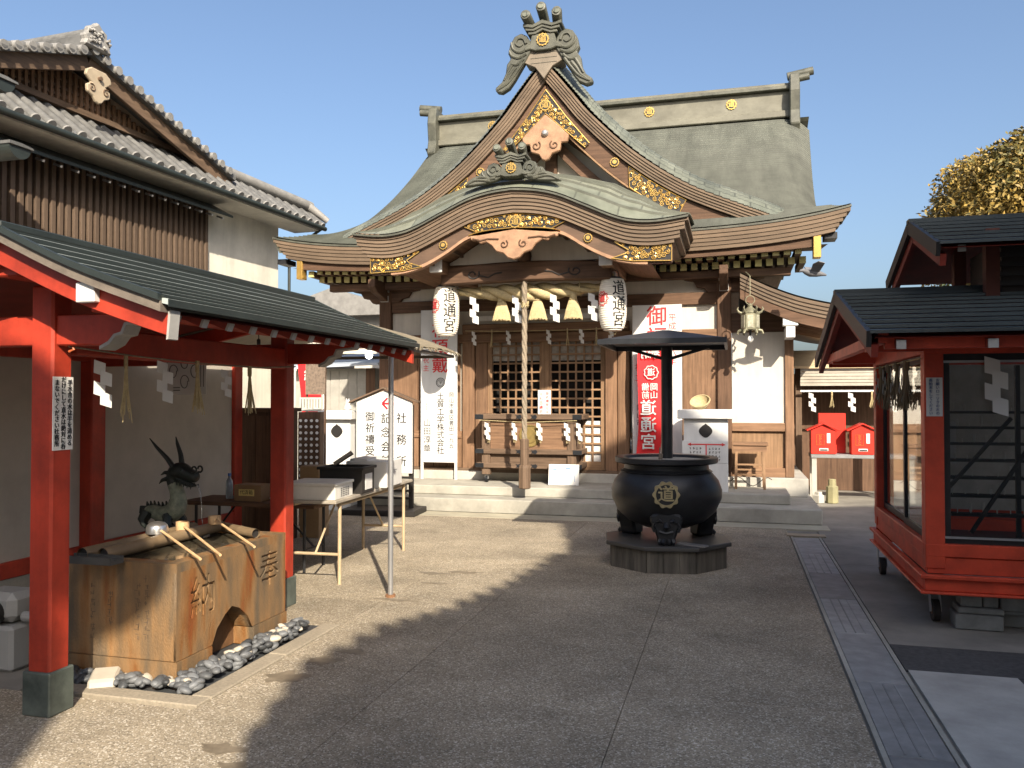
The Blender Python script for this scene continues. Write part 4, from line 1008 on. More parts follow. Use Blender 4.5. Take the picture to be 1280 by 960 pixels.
for s in (-1,1):
    MB().box(-q-.01, q+.01, s*q-.012, s*q+.012, 1.815, 1.862).build('roof_rim', M_iron, cp)
    MB().box(s*q-.012, s*q+.012, -q+.014, q-.014, 1.815, 1.862).build('roof_rim', M_iron, cp)
    MB().bar((0,.12,1.7),(s*.4,.12,1.82),.03,.03).build('brace', M_iron, cp)
# pigeon in flight
pg_ = thing('pigeon', 'grey pigeon in flight beside the hall eave', 'bird', (.97, 11.0, 3.14), R(200))
MB().tube([(-.17,0,-.02),(-.12,0,-.01),(-.05,0,0),(.04,0,.005),(.1,0,.02),(.13,0,.035),(.16,0,.03),(.18,0,.022)], [.012,.025,.045,.05,.035,.026,.02,.003], 10).build('body', mat('pigeon_grey', (.12,.12,.13), .7, var=.3), pg_, smooth=True)
for s in (-1,1):
    MB().add([(.05,s*.03,.02),(-.06,s*.03,.01),(-.08,s*.12,.09),(-.05,s*.22,.10),(.03,s*.22,.12),(.06,s*.12,.10)], [(0,1,2,5),(2,3,4,5)]).build('wing', MATS['pigeon_grey'], pg_).modifiers.new('s','SOLIDIFY').thickness = .008
# ================================================================ PURIFICATION PAVILION (left)
M_redd = M_red
M_slate = mat('dark_roof_metal', (.30,.335,.325), .42, metal=0.1, var=.25, scale=3, stretch=(1,.2,1), grime=.2, gscale=3, objrand=.15, spec=.6)
M_dk = mat('black_green_trim', (.02,.026,.024), .5, var=.2)
M_greywood = mat('greyed_wood', (.13,.108,.088), .8, var=.25, scale=12, stretch=(1,.1,1), bump=.3)
pv = thing('purification_pavilion', 'small open red timber pavilion with dark metal roof over the stone basin', 'pavilion', (0,0,0))
PX = -3.3
for y0, y1, nm in ((3.33,3.50,'a'), (5.53,5.70,'b')):
    p = MB().box(PX-.075, PX+.06, y0+.02, y1-.02, .2, 2.12).build('post', M_red, pv, bevel=.012)
    MB().box(PX-.09, PX+.075, y0+.005, y1-.005, 0, .215).build('post_shoe', mat('verdigris_shoe', (.05,.062,.055), .55, metal=.3, col2=(.13,.15,.13), scale=7, bump=.2), p, bevel=.006)
for xb in (-5.05,):
    for y0 in (3.34, 5.54): MB().box(xb-.08, xb+.08, y0, y0+.16, 0, 2.1).build('rear_post', M_red, pv, bevel=.01)
# tie beams along the pavilion and across it, with shaped noses
MB().box(PX-.07, PX+.07, 3.50, 5.53, 1.78, 1.93).build('tie_beam', M_red, pv, bevel=.008)
MB().box(PX-.06, PX+.06, 3.14, 5.92, 2.13, 2.26).build('ridge_beam', M_red, pv, bevel=.008)
MB().box(-2.83, -2.71, 3.14, 5.92, 1.95, 2.03).build('eave_purlin', M_red, pv, bevel=.006)
MB().box(-5.1, -4.98, 3.14, 5.92, 1.86, 1.98).build('rear_purlin', M_red, pv, bevel=.006)
nose = [(-5.05,1.82),(-3.05,1.82),(-2.98,1.815),(-2.93,1.83),(-2.90,1.865),(-2.86,1.875),(-2.84,1.92),(-2.72,1.93),(-2.70,1.955),(-2.72,1.97),(-5.05,1.97)]
for y0 in (3.375, 5.575):
    b = MB().prism(nose, 'y', y0, y0+.10).build('cross_beam', M_red, pv, bevel=.006)
    MB().prism([(-2.985,1.795),(-2.925,1.822),(-2.893,1.86),(-2.852,1.868),(-2.832,1.913),(-2.712,1.923),(-2.692,1.955),(-2.704,1.955),(-2.72,1.935),(-2.843,1.925),(-2.863,1.88),(-2.903,1.87),(-2.935,1.836),(-2.985,1.812)], 'y', y0-.004, y0+.104).build('nose_edge', mat('grey_white_edge', (.34,.33,.31), .7), b)
ri = smooth_tab([(-3.3,2.345),(-2.85,2.14),(-2.38,1.975)], 10)
le = [(-5.2,1.99),(-4.3,2.14),(-3.3,2.335)]
for y0, s in ((3.09, 1), (5.91, 1)):
    for tab, nm in ((ri, 'r'), (le, 'l')):
        MB().prism([(a, b+.003) for a, b in tab] + [(a, b-.045) for a, b in reversed(tab)], 'y', y0-.05, y0+.06).build('verge_board', M_greywood, pv)
        yv = 3.022 if y0 < 4 else 5.988
        MB().prism([(a, b+.034) for a, b in tab] + [(a, b+.004) for a, b in reversed(tab)], 'y', yv, yv+.03).build('verge_flashing', M_dk, pv)
        b = MB().prism([(a+(.0), b-.046) for a, b in tab] + [(a, b-.165+.02*i/len(tab)) for i, (a, b) in reversed(list(enumerate(tab)))], 'y', y0+.004, y0+.05).build('bargeboard', M_red, pv, bevel=.003)
    if y0 < 4: MB().prism([(-2.375,1.94),(-2.362,1.94),(-2.374,1.815),(-2.385,1.812)], 'y', y0-.004, y0+.06).build('bargeboard_end', MATS['grey_white_edge'], pv)
MB().box(-2.84, -2.74, 3.06, 3.12, 1.985, 2.075).build('white_purlin_end', M_white, pv, bevel=.004)
# lapped metal roof courses
NCs = 9
for tab, sg in ((ri, 1), (le, -1)):
    n = NCs if sg > 0 else 14
    xa, xb = (-3.3, -2.36) if sg > 0 else (-3.3, -5.2)
    for k in range(n):
        x0 = xa + (xb-xa)*k/n; x1 = xa + (xb-xa)*(k+1.12)/n
        z0, z1 = interp(tab, x0)+.004, interp(tab, min(max(x1,-5.2),-2.38))+.024
        if x1 > -2.38: z1 -= (x1+2.38)*.4
        MB().add([(x0,3.05,z0),(x1,3.05,z1),(x1,5.99,z1),(x0,5.99,z0),(x0,3.05,z0-.02),(x1,3.05,z1-.026),(x1,5.99,z1-.026),(x0,5.99,z0-.02)],
                 [(0,1,2,3),(7,6,5,4),(0,4,5,1),(1,5,6,2),(2,6,7,3),(3,7,4,0)]).build('roof_course', M_slate, pv)
        MB().box(min(x1,x1+sg*.004), max(x1,x1+sg*.004), 3.048, 5.992, z1-.034, z1-.002).build('course_edge', M_dk, pv)
        MB().bar((x1-sg*.03,3.046,z1+.011),(x1-sg*.03,5.994,z1+.011),.026,.008).build('course_lap', M_dk, pv)
MB().box(-3.36,-3.24,3.04,6.0,2.34,2.375).build('ridge_cap', M_dk, pv, bevel=.006)
MB().box(-2.40,-2.365,3.08,5.96,1.945,1.972).build('eave_trim', M_dk, pv)
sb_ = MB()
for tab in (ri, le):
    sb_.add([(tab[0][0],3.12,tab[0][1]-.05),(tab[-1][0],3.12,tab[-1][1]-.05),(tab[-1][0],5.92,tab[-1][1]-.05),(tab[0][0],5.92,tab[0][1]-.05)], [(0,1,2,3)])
sb_.build('roof_boarding', mat('shade_darkened_red', (.20,.025,.014), .65, var=.25), pv)  # red darkened to carry the shade under the roof
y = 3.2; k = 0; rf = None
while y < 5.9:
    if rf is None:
        rf = MB().bar((-3.3,0,2.27),(-2.42,0,1.915),.04,.045).build('rafter', MATS['shade_darkened_red'], pv); rt_ = MB().bar((-2.425,0,1.917),(-2.413,0,1.912),.042,.047).build('rafter_tip', MATS['grey_white_edge'], rf); rf.location = (0,y,0)
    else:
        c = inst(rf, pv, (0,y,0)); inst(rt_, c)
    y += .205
# notice on the near post
pl = MB().box(-3.24, -3.234, 3.352, 3.478, 1.30, 1.665).build('post_notice', M_paper, pv)
for i, (s_, c_) in enumerate((('手水舎の水は手を清める', 3.455), ('だけにして直水は絶対に呑', 3.415), ('まないでください社務所', 3.373))):
    text(s_, .0315, M_ink, pl, (-3.2325, c_, 1.483), (90,0,90), line=.96, bold=.012)

# wall with red frame behind
bw = thing('plaster_screen_wall', 'long white plaster wall in a red timber frame behind the stone basin', 'wall', (-5.12, 0, 0))
MB().box(-.04, .04, 1.0, 7.66, .38, 2.02).build('plaster', mat('cream_plaster', (.44,.405,.35), .85, var=.1, scale=3, grime=.1), bw)
MB().box(-.07, .07, 1.0, 7.7, .26, .38).build('bottom_rail', M_red, bw, bevel=.006)
MB().box(-.07, .07, 1.0, 7.7, 2.02, 2.14).build('top_rail', M_red, bw, bevel=.006)
MB().box(-.06, .06, 1.0, 7.7, 0, .26).build('footing', M_concrete, bw)
MB().box(-.08, .08, 7.62, 7.76, 0, 2.14).build('end_post', M_red, bw, bevel=.008)

# paper-and-straw cord across the pavilion
pc4 = thing('pavilion_cord', 'slack cord with paper streamers and straw strung between the red posts', 'cord', (-3.19, 0, 0))
MB().tube([(0,3.40,1.815),(0,3.9,1.79),(0,4.5,1.775),(0,5.1,1.775),(0,5.6,1.80)], .005, 5).build('cord', M_rope_old, pc4)
MB().tube([(-.03,3.41,1.82),(.02,3.40,1.83),(.03,3.40,1.80),(0,3.40,1.79)], .006, 5).build('hook', mat('hook_orange', (.5,.12,.04), .5), pc4)
paper_streamer(pc4, 0, 3.63, 1.76, .95, yaw=R(60)); paper_streamer(pc4, 0, 4.12, 1.78, .95, yaw=R(50)); paper_streamer(pc4, 0, 4.72, 1.75, .7, yaw=R(50))
straw(pc4, 0, 3.80, 1.77, .33, .025, 12, 11); straw(pc4, 0, 4.42, 1.77, .30, .03, 16, 12); straw(pc4, 0, 4.99, 1.76, .30, .035, 18, 13)
po = MB().box(-.19,.19,-.002,.002,-.18,.18).build('paper_poster', mat('thin_grey_paper', (.62,.60,.56), .8, var=.05)); po.location = (-4.08, 5.50, 1.77)
tag(po, 'faded instruction poster with drawings hung under the pavilion roof', 'poster')
mb = MB(); rn = random.Random(8)
for k in range(4):
    x = (-.1,-.0,.09,.0)[k]; z = (.0,.07,.0,-.08)[k]
    mb.tube([(x+.04*math.cos(a)*(1-.3*t), -.004, z+.05*math.sin(a)) for t, a in [(q/16, q*.4) for q in range(17)]], .004, 3)
for x in (-.16,.14,.165): mb.box(x, x+.006, -.0045, -.0022, -.12, .14)
for z in (-.13,-.15): mb.box(-.1,-.04,-.0045,-.0022,z,z+.008)
stuff(mb.build('printed_drawings', mat('faded_ink', (.12,.115,.11), .8), po))

# stone basin
def basin_mat():
    m = mat('wet_rusty_stone', (.30,.23,.14), .55, var=.3, scale=16, stretch=(1,1,.5), bump=.7, bscale=120, dist=.006, spec=.45)
    n = m.node_tree.nodes; l = m.node_tree.links; b = n['Principled BSDF']; src = b.inputs['Base Color'].links[0].from_socket
    tc = n.new('ShaderNodeTexCoord'); mp = n.new('ShaderNodeMapping'); mp.inputs['Scale'].default_value = (5,5,.9); l.new(tc.outputs['Object'], mp.inputs[0])
    nz = n.new('ShaderNodeTexNoise'); nz.inputs['Scale'].default_value = 1.6; nz.inputs['Detail'].default_value = 6; l.new(mp.outputs[0], nz.inputs['Vector'])
    cr = n.new('ShaderNodeValToRGB'); e = cr.color_ramp.elements; e[0].position = .36; e[0].color = (.14,.115,.085,1); e[1].position = .70; e[1].color = (.25,.085,.024,1)
    for p, c in ((.46,(.215,.15,.088)),(.54,(.29,.185,.095)),(.62,(.25,.125,.045))):
        k = e.new(p); k.color = (*c,1)
    l.new(nz.outputs[0], cr.inputs[0])
    mx = n.new('ShaderNodeMix'); mx.data_type = 'RGBA'; mx.blend_type = 'OVERLAY'; mx.inputs[0].default_value = .55
    l.new(cr.outputs[0], mx.inputs[6]); l.new(src, mx.inputs[7]); l.new(mx.outputs[2], b.inputs['Base Color']); return m
M_basin = basin_mat()
bs = thing('stone_basin', 'large rust stained stone water basin carved with two big characters', 'basin', (-3.3, 4.46, 0))
y0, y1, x0, x1 = -.54, .60, -.36, .35
arch = [(-.22,.0),(-.215,.10),(-.17,.20),(-.09,.265),(-.02,.30),(.06,.27),(.15,.20),(.20,.10),(.205,.0)]
side = [(y0,.115),(y0,.655),(y1,.655),(y1,.115)] + [(a, max(b,.115)) for a, b in reversed(arch) if b >= .1]
core = MB().prism([(y0,.118),(y0,.60),(y1,.60),(y1,.118)] + [(a, max(b,.118)) for a, b in reversed(arch) if b >= .1], 'x', x0, x1-.016)
bo = core.build('block', M_basin, bs)
def carved_face(poly, glyphs, depth):
    # the long face of the block: a slab whose outline and carved strokes are one filled 2D curve
    cu = bpy.data.curves.new('face', 'CURVE'); cu.dimensions = '2D'; cu.fill_mode = 'BOTH'; cu.extrude = depth/2
    sp_ = cu.splines.new('POLY'); sp_.points.add(len(poly)-1); sp_.use_cyclic_u = True
    for q, (a, b) in zip(sp_.points, poly): q.co = (a, b, 0, 1)
    for ch, size, cy, cz in glyphs:
        tcu = bpy.data.curves.new('g', 'FONT'); tcu.body = ch; tcu.size = size; tcu.align_x = 'CENTER'; tcu.align_y = 'CENTER'; tcu.resolution_u = 2
        to = bpy.data.objects.new('g', tcu); COL.objects.link(to)
        bpy.context.view_layer.objects.active = to; to.select_set(True); bpy.ops.object.convert(target='CURVE')
        co = bpy.context.view_layer.objects.active
        for s_ in co.data.splines:
            if s_.type == 'BEZIER':
                pts = []; B = s_.bezier_points; m_ = len(B)
                for i in range(m_):
                    p0, p1 = B[i], B[(i+1) % m_]
                    for k in range(3):
                        t = k/3; pts.append(p0.co*(1-t)**3 + p0.handle_right*3*t*(1-t)**2 + p1.handle_left*3*t*t*(1-t) + p1.co*t**3)
            else: pts = [Vector(q.co[:3]) for q in s_.points]
            n_ = cu.splines.new('POLY'); n_.points.add(len(pts)-1); n_.use_cyclic_u = True
            for q, v in zip(n_.points, pts): q.co = (v.x + cy, v.y + cz, 0, 1)
        bpy.data.objects.remove(co)
    o = bpy.data.objects.new('f', cu); COL.objects.link(o); bpy.context.view_layer.update()
    me = bpy.data.meshes.new_from_object(o.evaluated_get(bpy.context.evaluated_depsgraph_get())); bpy.data.objects.remove(o)
    me.transform(Matrix(((0,0,1,0),(1,0,0,0),(0,1,0,0),(0,0,0,1)))); return me
fm = carved_face([(y0,.118),(y0,.60),(y1,.60),(y1,.118)] + [(a, max(b,.118)) for a, b in reversed(arch) if b >= .1], (('納', .25, -.30, .41), ('奉', .25, .40, .43)), .0155)
fm.materials.clear(); fm.materials.append(M_basin)
cf = bpy.data.objects.new('carved_face', fm); COL.objects.link(cf); cf.parent = bs; cf.location = (x1-.008, 0, 0)
# rim
for a in ((x0,x1,y0,y0+.09),(x0,x1,y1-.09,y1),(x0,x0+.09,y0+.09,y1-.09),(x1-.09,x1,y0+.09,y1-.09)):
    MB().box(a[0], a[1], a[2], a[3], .60, .65).build('rim', M_basin, bs)
for a, b in ((y0-.006,-.224),(.21,y1+.006)): MB().box(x0-.006, x1+.008, a, b, 0, .114).build('base_course', M_basin, bs)
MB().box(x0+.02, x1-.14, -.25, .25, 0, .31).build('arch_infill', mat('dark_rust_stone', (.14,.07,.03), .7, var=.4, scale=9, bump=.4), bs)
MB().box(x0+.085, x1-.085, y0+.085, y1-.085, .60, .643).build('water', mat('basin_water', (.045,.04,.028), .04, var=.1, spec=.8, bump=.25, bscale=9, dist=.01), bs)
mb = MB(); rn = random.Random(21)
for x, n_, z in ((-.20,9,.50),(-.08,6,.47),(.10,9,.52),(.16,10,.56)):
    for k in range(n_):
        zz = z - k*.035
        for q in range(3):
            a, b = rn.uniform(-.012,.012), rn.uniform(-.012,.012)
            if q % 2: mb.box(x+a-.011, x+a+.011, y0-.0015, y0, zz+b, zz+b+.0035)
            else: mb.box(x+a, x+a+.0035, y0-.0016, y0, zz+b-.011, zz+b+.011)
stuff(mb.build('worn_inscription', mat('carving_shadow', (.10,.07,.045), .8), bs))

# things on the basin
M_bam = mat('weathered_bamboo', (.20,.14,.08), .55, var=.3, scale=6, stretch=(1,.15,1), bump=.2, grime=.3, gscale=5)
for (xx, ya, yb, r, lab) in ((-3.52,3.86,4.86,.036,'thick bamboo pole laid along the basin nearest the dragon'),(-3.40,3.88,4.98,.036,'bamboo pole laid along the basin under the steel ladle cup'),(-3.18,4.55,5.12,.03,'short bamboo pole at the far end of the basin')):
    t = thing('bamboo_pole', lab, 'bamboo', (xx, ya, .688 if r > .033 else .682), 0, 'bamboo poles on the basin'); L = yb-ya
    if r < .033: t.rotation_euler = (0,0,R(62)); t.location = (-3.0, 4.78, .682)
    ps = [0, L*.34, L*.67, L]
    MB().tube([(0,0,0),(0,.004,0)] + [p for q in ps[1:-1] for p in ((0,q-.012,0),(0,q,0),(0,q+.012,0))] + [(0,L,0)], [r,r] + [r,r*1.1,r]*2 + [r], 14, cap=False).build('cane', M_bam, t, smooth=True, angle=60)
    MB().tube([(0,.02,0),(0,.03,0)], r*.95, 12).build('dark_hollow', M_black, t)
gt = MB().box(-.02,.30,-.05,.05,0,.02).box(-.02,.30,-.05,-.035,.02,.04).box(-.02,.30,.035,.05,.02,.04).build('drip_tile', mat('dark_tile', (.05,.05,.048), .5, var=.3)); gt.location = (-3.56, 3.83, .652); tag(gt, 'dark flat drip tray across the near end of the basin', 'tray')
M_lad = mat('pale_ladle_wood', (.55,.36,.19), .6, var=.2, scale=20, stretch=(.2,1,1))
def ladle(loc, tip, label, m, name='water_ladle', r=.042):
    t = thing(name, label, 'ladle', loc, 0, 'water ladles on the basin')
    MB().lathe([(.0,.0),(r*.96,.0),(r,.004),(r,.055),(r-.005,.055),(r-.005,.006),(.0,.006)], 20, cap=False).build('cup', m, t, smooth=True, angle=40)
    d = Vector(tip) - Vector(loc)
    MB().tube([Vector((0,0,.03)) + d.normalized()*r*.8, Vector((d.x, d.y, d.z))], .008, 8).build('handle', M_lad if m is not M_steel else m, t, smooth=True)
ladle((-3.42,4.60,.715), (-2.80,4.10,.675), 'pale wooden ladle with its handle resting over the basin edge', M_lad)
ladle((-3.38,4.88,.715), (-2.76,4.38,.675), 'pale wooden ladle below the mouth of the dragon', M_lad)
tl_ = thing('steel_ladle', 'round steel ladle lying upside down on the bamboo', 'ladle', (-3.47,4.42,.722), 0, 'water ladles on the basin')
MB().lathe([(.066,0),(.066,.03),(.06,.05),(.045,.064),(.02,.072),(.0,.073)], 24, cap=False).build('cup', mat('brushed_steel', (.55,.54,.52), .28, metal=.9, var=.1), tl_, smooth=True, angle=60)
MB().tube([(.055,-.03,.02),(.64,-.46,-.045)], .008, 8).build('handle', M_lad, tl_, smooth=True)

# bronze dragon spout
M_drag = mat('bronze_dragon', (.025,.03,.026), .5, metal=.3, var=.3, scale=9, bump=.5, bscale=70)
M_verd = mat('verdigris_scales', (.10,.12,.09), .65, col2=(.27,.285,.205), scale=24, bump=1.0, bscale=55, dist=.008)
dr = thing('dragon_spout', 'bronze dragon water spout with long horns and green scaly chest', 'dragon statue', (-3.84, 4.98, .655), R(-8))
sp = smooth_tab([(-.20,.12),(-.12,.115),(-.02,.10),(.07,.12),(.12,.18),(.115,.26),(.07,.34)], 30)
n = len(sp); rs_ = [interp([(0,.03),(.2,.055),(.45,.068),(.6,.074),(.75,.06),(1,.045)], i/(n-1)) for i in range(n)]
MB().tube([(a,0,b) for a, b in sp], rs_, 14).build('body', M_verd, dr, smooth=True)
sp2 = smooth_tab([(.085,.31),(.07,.37),(.10,.42),(.16,.425),(.22,.405),(.28,.385),(.31,.375)], 24); n = len(sp2)
hd = MB().tube([(a,0,b) for a, b in sp2], [interp([(0,.046),(.3,.056),(.5,.062),(.7,.048),(.9,.04),(1,.022)], i/(n-1)) for i in range(n)], 12).build('head', M_drag, dr, smooth=True)
MB().tube([(.12,0,.375),(.18,0,.345),(.25,0,.325),(.295,0,.325)], [.03,.028,.02,.008], 8).build('lower_jaw', M_drag, hd, smooth=True)
for s in (-1,1):
    MB().tube([(.10,s*.03,.455),(.05,s*.045,.52),(-.04,s*.06,.60),(-.10,s*.065,.66)] if s < 0 else [(.13,s*.03,.46),(.10,s*.045,.54),(.06,s*.05,.62),(.045,s*.05,.67)], [.022,.018,.012,.003], 7).build('horn', M_drag, hd, smooth=True)
    MB().tube([(.27,s*.02,.40),(.285,s*.028,.418)] + [(.305+.022*math.cos(-1.9+q*.55), s*.03, .44+.022*math.sin(-1.9+q*.55)) for q in range(10)], .007, 6).build('nostril_whisker', M_drag, hd, smooth=True)
    MB().lathe([(.0,-.014),(.012,-.008),(.014,0),(.01,.008),(0,.012)], 8, (.20,s*.046,.435)).build('eye', M_drag, hd, smooth=True)
    for k in range(5): MB().tube([(.14+.035*k,s*.035,.35-.005*k),(.14+.035*k+.004,s*.042,.322-.006*k)], [.008,.002], 5).build('beard_spike', M_drag, hd)
    L = MB().tube([(-.13,s*.05,.12),(-.15,s*.075,.06),(-.13,s*.08,.03),(-.10,s*.085,.018)], [.05,.04,.026,.02], 8).build('hind_leg', M_drag, dr, smooth=True)
    for q in (-1,0,1): MB().tube([(-.1,s*.085+q*.016,.02),(-.055,s*.085+q*.025,.022),(-.035,s*.085+q*.028,.006)], [.016,.013,.004], 6).build('claw', M_drag, L, smooth=True)
    L = MB().tube([(.07,s*.05,.1),(.10,s*.08,.05),(.11,s*.085,.02)], [.04,.03,.022], 8).build('front_leg', M_drag, dr, smooth=True)
    for q in (-1,0,1): MB().tube([(.11,s*.085+q*.014,.022),(.155,s*.085+q*.024,.024),(.175,s*.085+q*.027,.006)], [.016,.013,.004], 6).build('claw', M_drag, L, smooth=True)
for k in range(4):
    a = 2.0 + .22*k; s_ = (-1)**k
    MB().tube([(.09-.01*k, s_*.03, .43-.02*k), (.05-.012*k, s_*.05, .44-.028*k), (.015-.008*k, s_*.06, .425-.032*k)], [.022,.014,.002], 6).build('mane_lock', M_drag, hd, smooth=True)
for k in range(12):
    i = 2+2*k
    if i < len(sp):
        a, b = sp[i]; MB().prism([(a-.02,b+rs_[i]*.85),(a+.012,b+rs_[i]*.85),(a-.016,b+rs_[i]+.03)], 'y', -.006, .006).build('back_fin', M_drag, dr)
for k in range(4): MB().tube([(-.18,0,.13),(-.225,.015*(k-1.5),.14-.03*k),(-.235-.012*k,.02*(k-1.5),.10-.03*k)], [.03,.02,.004], 6).build('tail_flame', M_drag, dr, smooth=True)
MB().tube([(.30,0,.335),(.325,0,.31),(.345,0,.24),(.355,0,.14),(.36,0,.01)], [.004,.0035,.003,.003,.004], 6).build('water_jet', mat('clear_water', (.9,.92,.93), .03, transm=.9, var=.01), dr, smooth=True)

dr.scale = (.92,.92,.95)
# kerb and pebbles
M_gran = mat('granite_kerb', (.28,.24,.18), .8, var=.2, scale=60, bump=.3, bscale=120, grime=.2)
kb_ = thing('stone_kerb', 'flat granite kerb framing the pebbles round the stone basin', 'kerb', (0,0,0))
MB().box(-3.66, -2.62, 3.64, 3.76, -.04, .014).build('kerb_stone', M_gran, kb_, bevel=.006)
MB().box(-2.74, -2.62, 3.765, 4.50, -.04, .013).build('kerb_stone', M_gran, kb_, bevel=.006)
MB().box(-2.74, -2.62, 4.505, 5.20, -.04, .014).build('kerb_stone', M_gran, kb_, bevel=.006)
pb = thing('pebble_bed', 'grey and white rounded pebbles heaped round the foot of the basin', 'pebbles', (0,0,0))
M_peb = [mat('pebble_grey', (.11,.115,.12), .55, var=.2, scale=9, objrand=.35), mat('pebble_dark', (.05,.053,.056), .5, var=.2, scale=9, objrand=.3), mat('pebble_white', (.42,.38,.31), .6, var=.1, scale=9, objrand=.1)]
def pebble_mesh(seed, m):
    rn = random.Random(seed); mb = MB(); P = [rn.uniform(-3,3) for _ in range(3)]
    for j in range(7):
        ph = math.pi*(j+.0)/6
        for k in range(10):
            th = 2*math.pi*k/10; q = Vector((math.sin(ph)*math.cos(th), math.sin(ph)*math.sin(th), math.cos(ph)))
            r = 1 + .16*mnoise.noise(q*1.3 + Vector(P)); mb.v.append((q.x*r*.055, q.y*r*.038, q.z*r*.026))
    for j in range(6):
        for k in range(10): mb.f.append((j*10+k, j*10+(k+1) % 10, (j+1)*10+(k+1) % 10, (j+1)*10+k))
    o = mb.build('pebble', m, pb, smooth=True, angle=180); return o
protos = [pebble_mesh(i, M_peb[(0,0,1,0,2,2)[i]]) for i in range(6)]
rn = random.Random(99); cnt = 0
for i in range(290):
    if rn.random() < .72: x, y = rn.uniform(-2.92,-2.76), rn.uniform(3.8,5.16)
    else: x, y = rn.uniform(-3.62,-2.78), rn.uniform(3.78,3.90)
    right = x > -2.94 and y > 4.3
    w_ = rn.random(); k = 4+rn.randrange(2) if w_ > (.80 if right else .95) else rn.choice((0,1,2,3))
    h = .02 + .05*rn.random()*(1 if x > -2.9 else .5)
    loc = (x, y, h); rot = (rn.uniform(-.5,.5), rn.uniform(-.5,.5), rn.uniform(0,6.28)); s = rn.uniform(.48,.85)
    if i < 6: protos[i].location = loc; protos[i].rotation_euler = rot
    else: inst(protos[k], pb, loc, rot, (s,s,s))
MB().box(-3.7,-2.74,3.76,5.2,-.04,-.006).build('gravel_base', M_peb[1], pb)
wk = MB().prism([(-.12,0),(.1,0),(.12,.04),(.04,.075),(-.1,.05)], 'x', -.07, .07).build('white_block_stone', M_peb[2], None, bevel=.012); wk.location = (-3.33,3.83,.0); wk.rotation_euler = (0,0,R(30)); tag(wk, 'pale block of stone lying by the near red post', 'stone')
# pump by the wall
pm = thing('electric_pump', 'grey plastic electric pump case standing behind the near red post', 'pump', (-4.12, 3.95, 0))
M_gpl = mat('grey_plastic', (.26,.26,.25), .5, var=.06)
MB().box(-.16,.16,-.13,.13,0,.26).build('base_case', M_gpl, pm, bevel=.02)
MB().box(-.14,.14,-.11,.11,.27,.44).build('upper_case', M_gpl, pm, bevel=.04)
MB().tube([(.02,-.14,.33),(.02,-.10,.33)], .07, 20).build('dark_port', M_black, pm)
MB().tube([(.15,-.03,.3),(.22,-.03,.3)], .03, 12).build('valve', M_gpl, pm)
# ================================================================ LEFT MIDDLE GROUND: awning, tables, rack
aw = thing('canvas_awning', 'cream canvas awning with frayed fringe on a thin steel pole', 'awning', (0,0,0))
M_canv = mat('cream_canvas', (.55,.50,.40), .85, var=.1, scale=5, bump=.2, bscale=50, grime=.25)
M_thatch = mat('reed_mat', (.20,.165,.11), .9, var=.35, scale=40, stretch=(1,.1,1), bump=.7, bscale=70)
def awf(u, t):
    x = -4.92 + 2.20*u - .06*t; y = 5.90 + 2.32*t
    return (x, y, 2.02 + .22*math.sin(math.pi*u)**.8 + .10*math.sin(math.pi*t)*math.sin(math.pi*u) + .012*math.sin(9*u+7*t))
MB().grid(awf, 16, 16).build('canvas', M_canv, aw, smooth=True)
MB().grid(lambda u, t: tuple(a+b for a, b in zip(awf(u,t), (0,0,.018))), 16, 16).build('reed_cover', M_thatch, aw, smooth=True)
fr = MB(); rn = random.Random(4)
for k in range(110):
    t = rn.random(); x, y, z = awf(1, t); fr.tube([(x,y,z+.02),(x+rn.uniform(.0,.04),y+rn.uniform(-.03,.03),z-rn.uniform(.0,.025))], .003, 3)
for k in range(90):
    t = rn.random(); x, y, z = awf(t, 1); fr.tube([(x,y,z+.02),(x+rn.uniform(-.03,.03),y+rn.uniform(0,.04),z-rn.uniform(.0,.025))], .003, 3)
stuff(fr.build('frayed_fringe', M_thatch, aw))
MB().tube([(-2.62,6.08,0),(-2.62,6.08,2.06)], .021, 12).build('pole', M_steel, aw, smooth=True)
MB().tube([(-2.62,6.08,0),(-2.62,6.08,.02)], .04, 12).build('pole_foot', mat('rusty_foot', (.2,.1,.05), .8), aw)
for a, b in (((-2.76,6.1,2.0),(-2.82,8.15,2.0)),((-4.55,6.1,2.0),(-4.55,8.15,2.0)),((-4.5,6.15,2.0),(-2.85,7.2,2.06)),((-3.5,6.1,2.17),(-3.5,8.1,2.2)),((-2.85,8.15,2.0),(-4.5,8.15,2.0))):
    MB().bar(a, b, .03, .03).build('frame_bar', M_greywood, aw)
MB().tube([(-4.88,8.12,0),(-4.88,8.12,2.0)], .02, 10).build('pole', M_steel, aw)
for x, y in ((-3.66,5.85),(-3.12,6.75)):
    t = thing('light_bulb', 'small glowing white bulb hanging under the pavilion eave' if y < 6 else 'small glowing white bulb hanging under the cream canvas awning', 'bulb', (x, y, 1.96))
    MB().lathe([(.002,-.05),(.024,-.04),(.034,-.015),(.028,.01),(.014,.028)], 14).build('globe', mat('lit_bulb', (.9,.9,.88), .4, emit=(1,.97,.9,4.0)), t, smooth=True)
    MB().lathe([(.015,.025),(.015,.07),(.004,.08)], 10).build('socket', M_black, t); MB().tube([(0,0,.07),(0,0,.2)], .004, 5).build('wire', M_black, t)
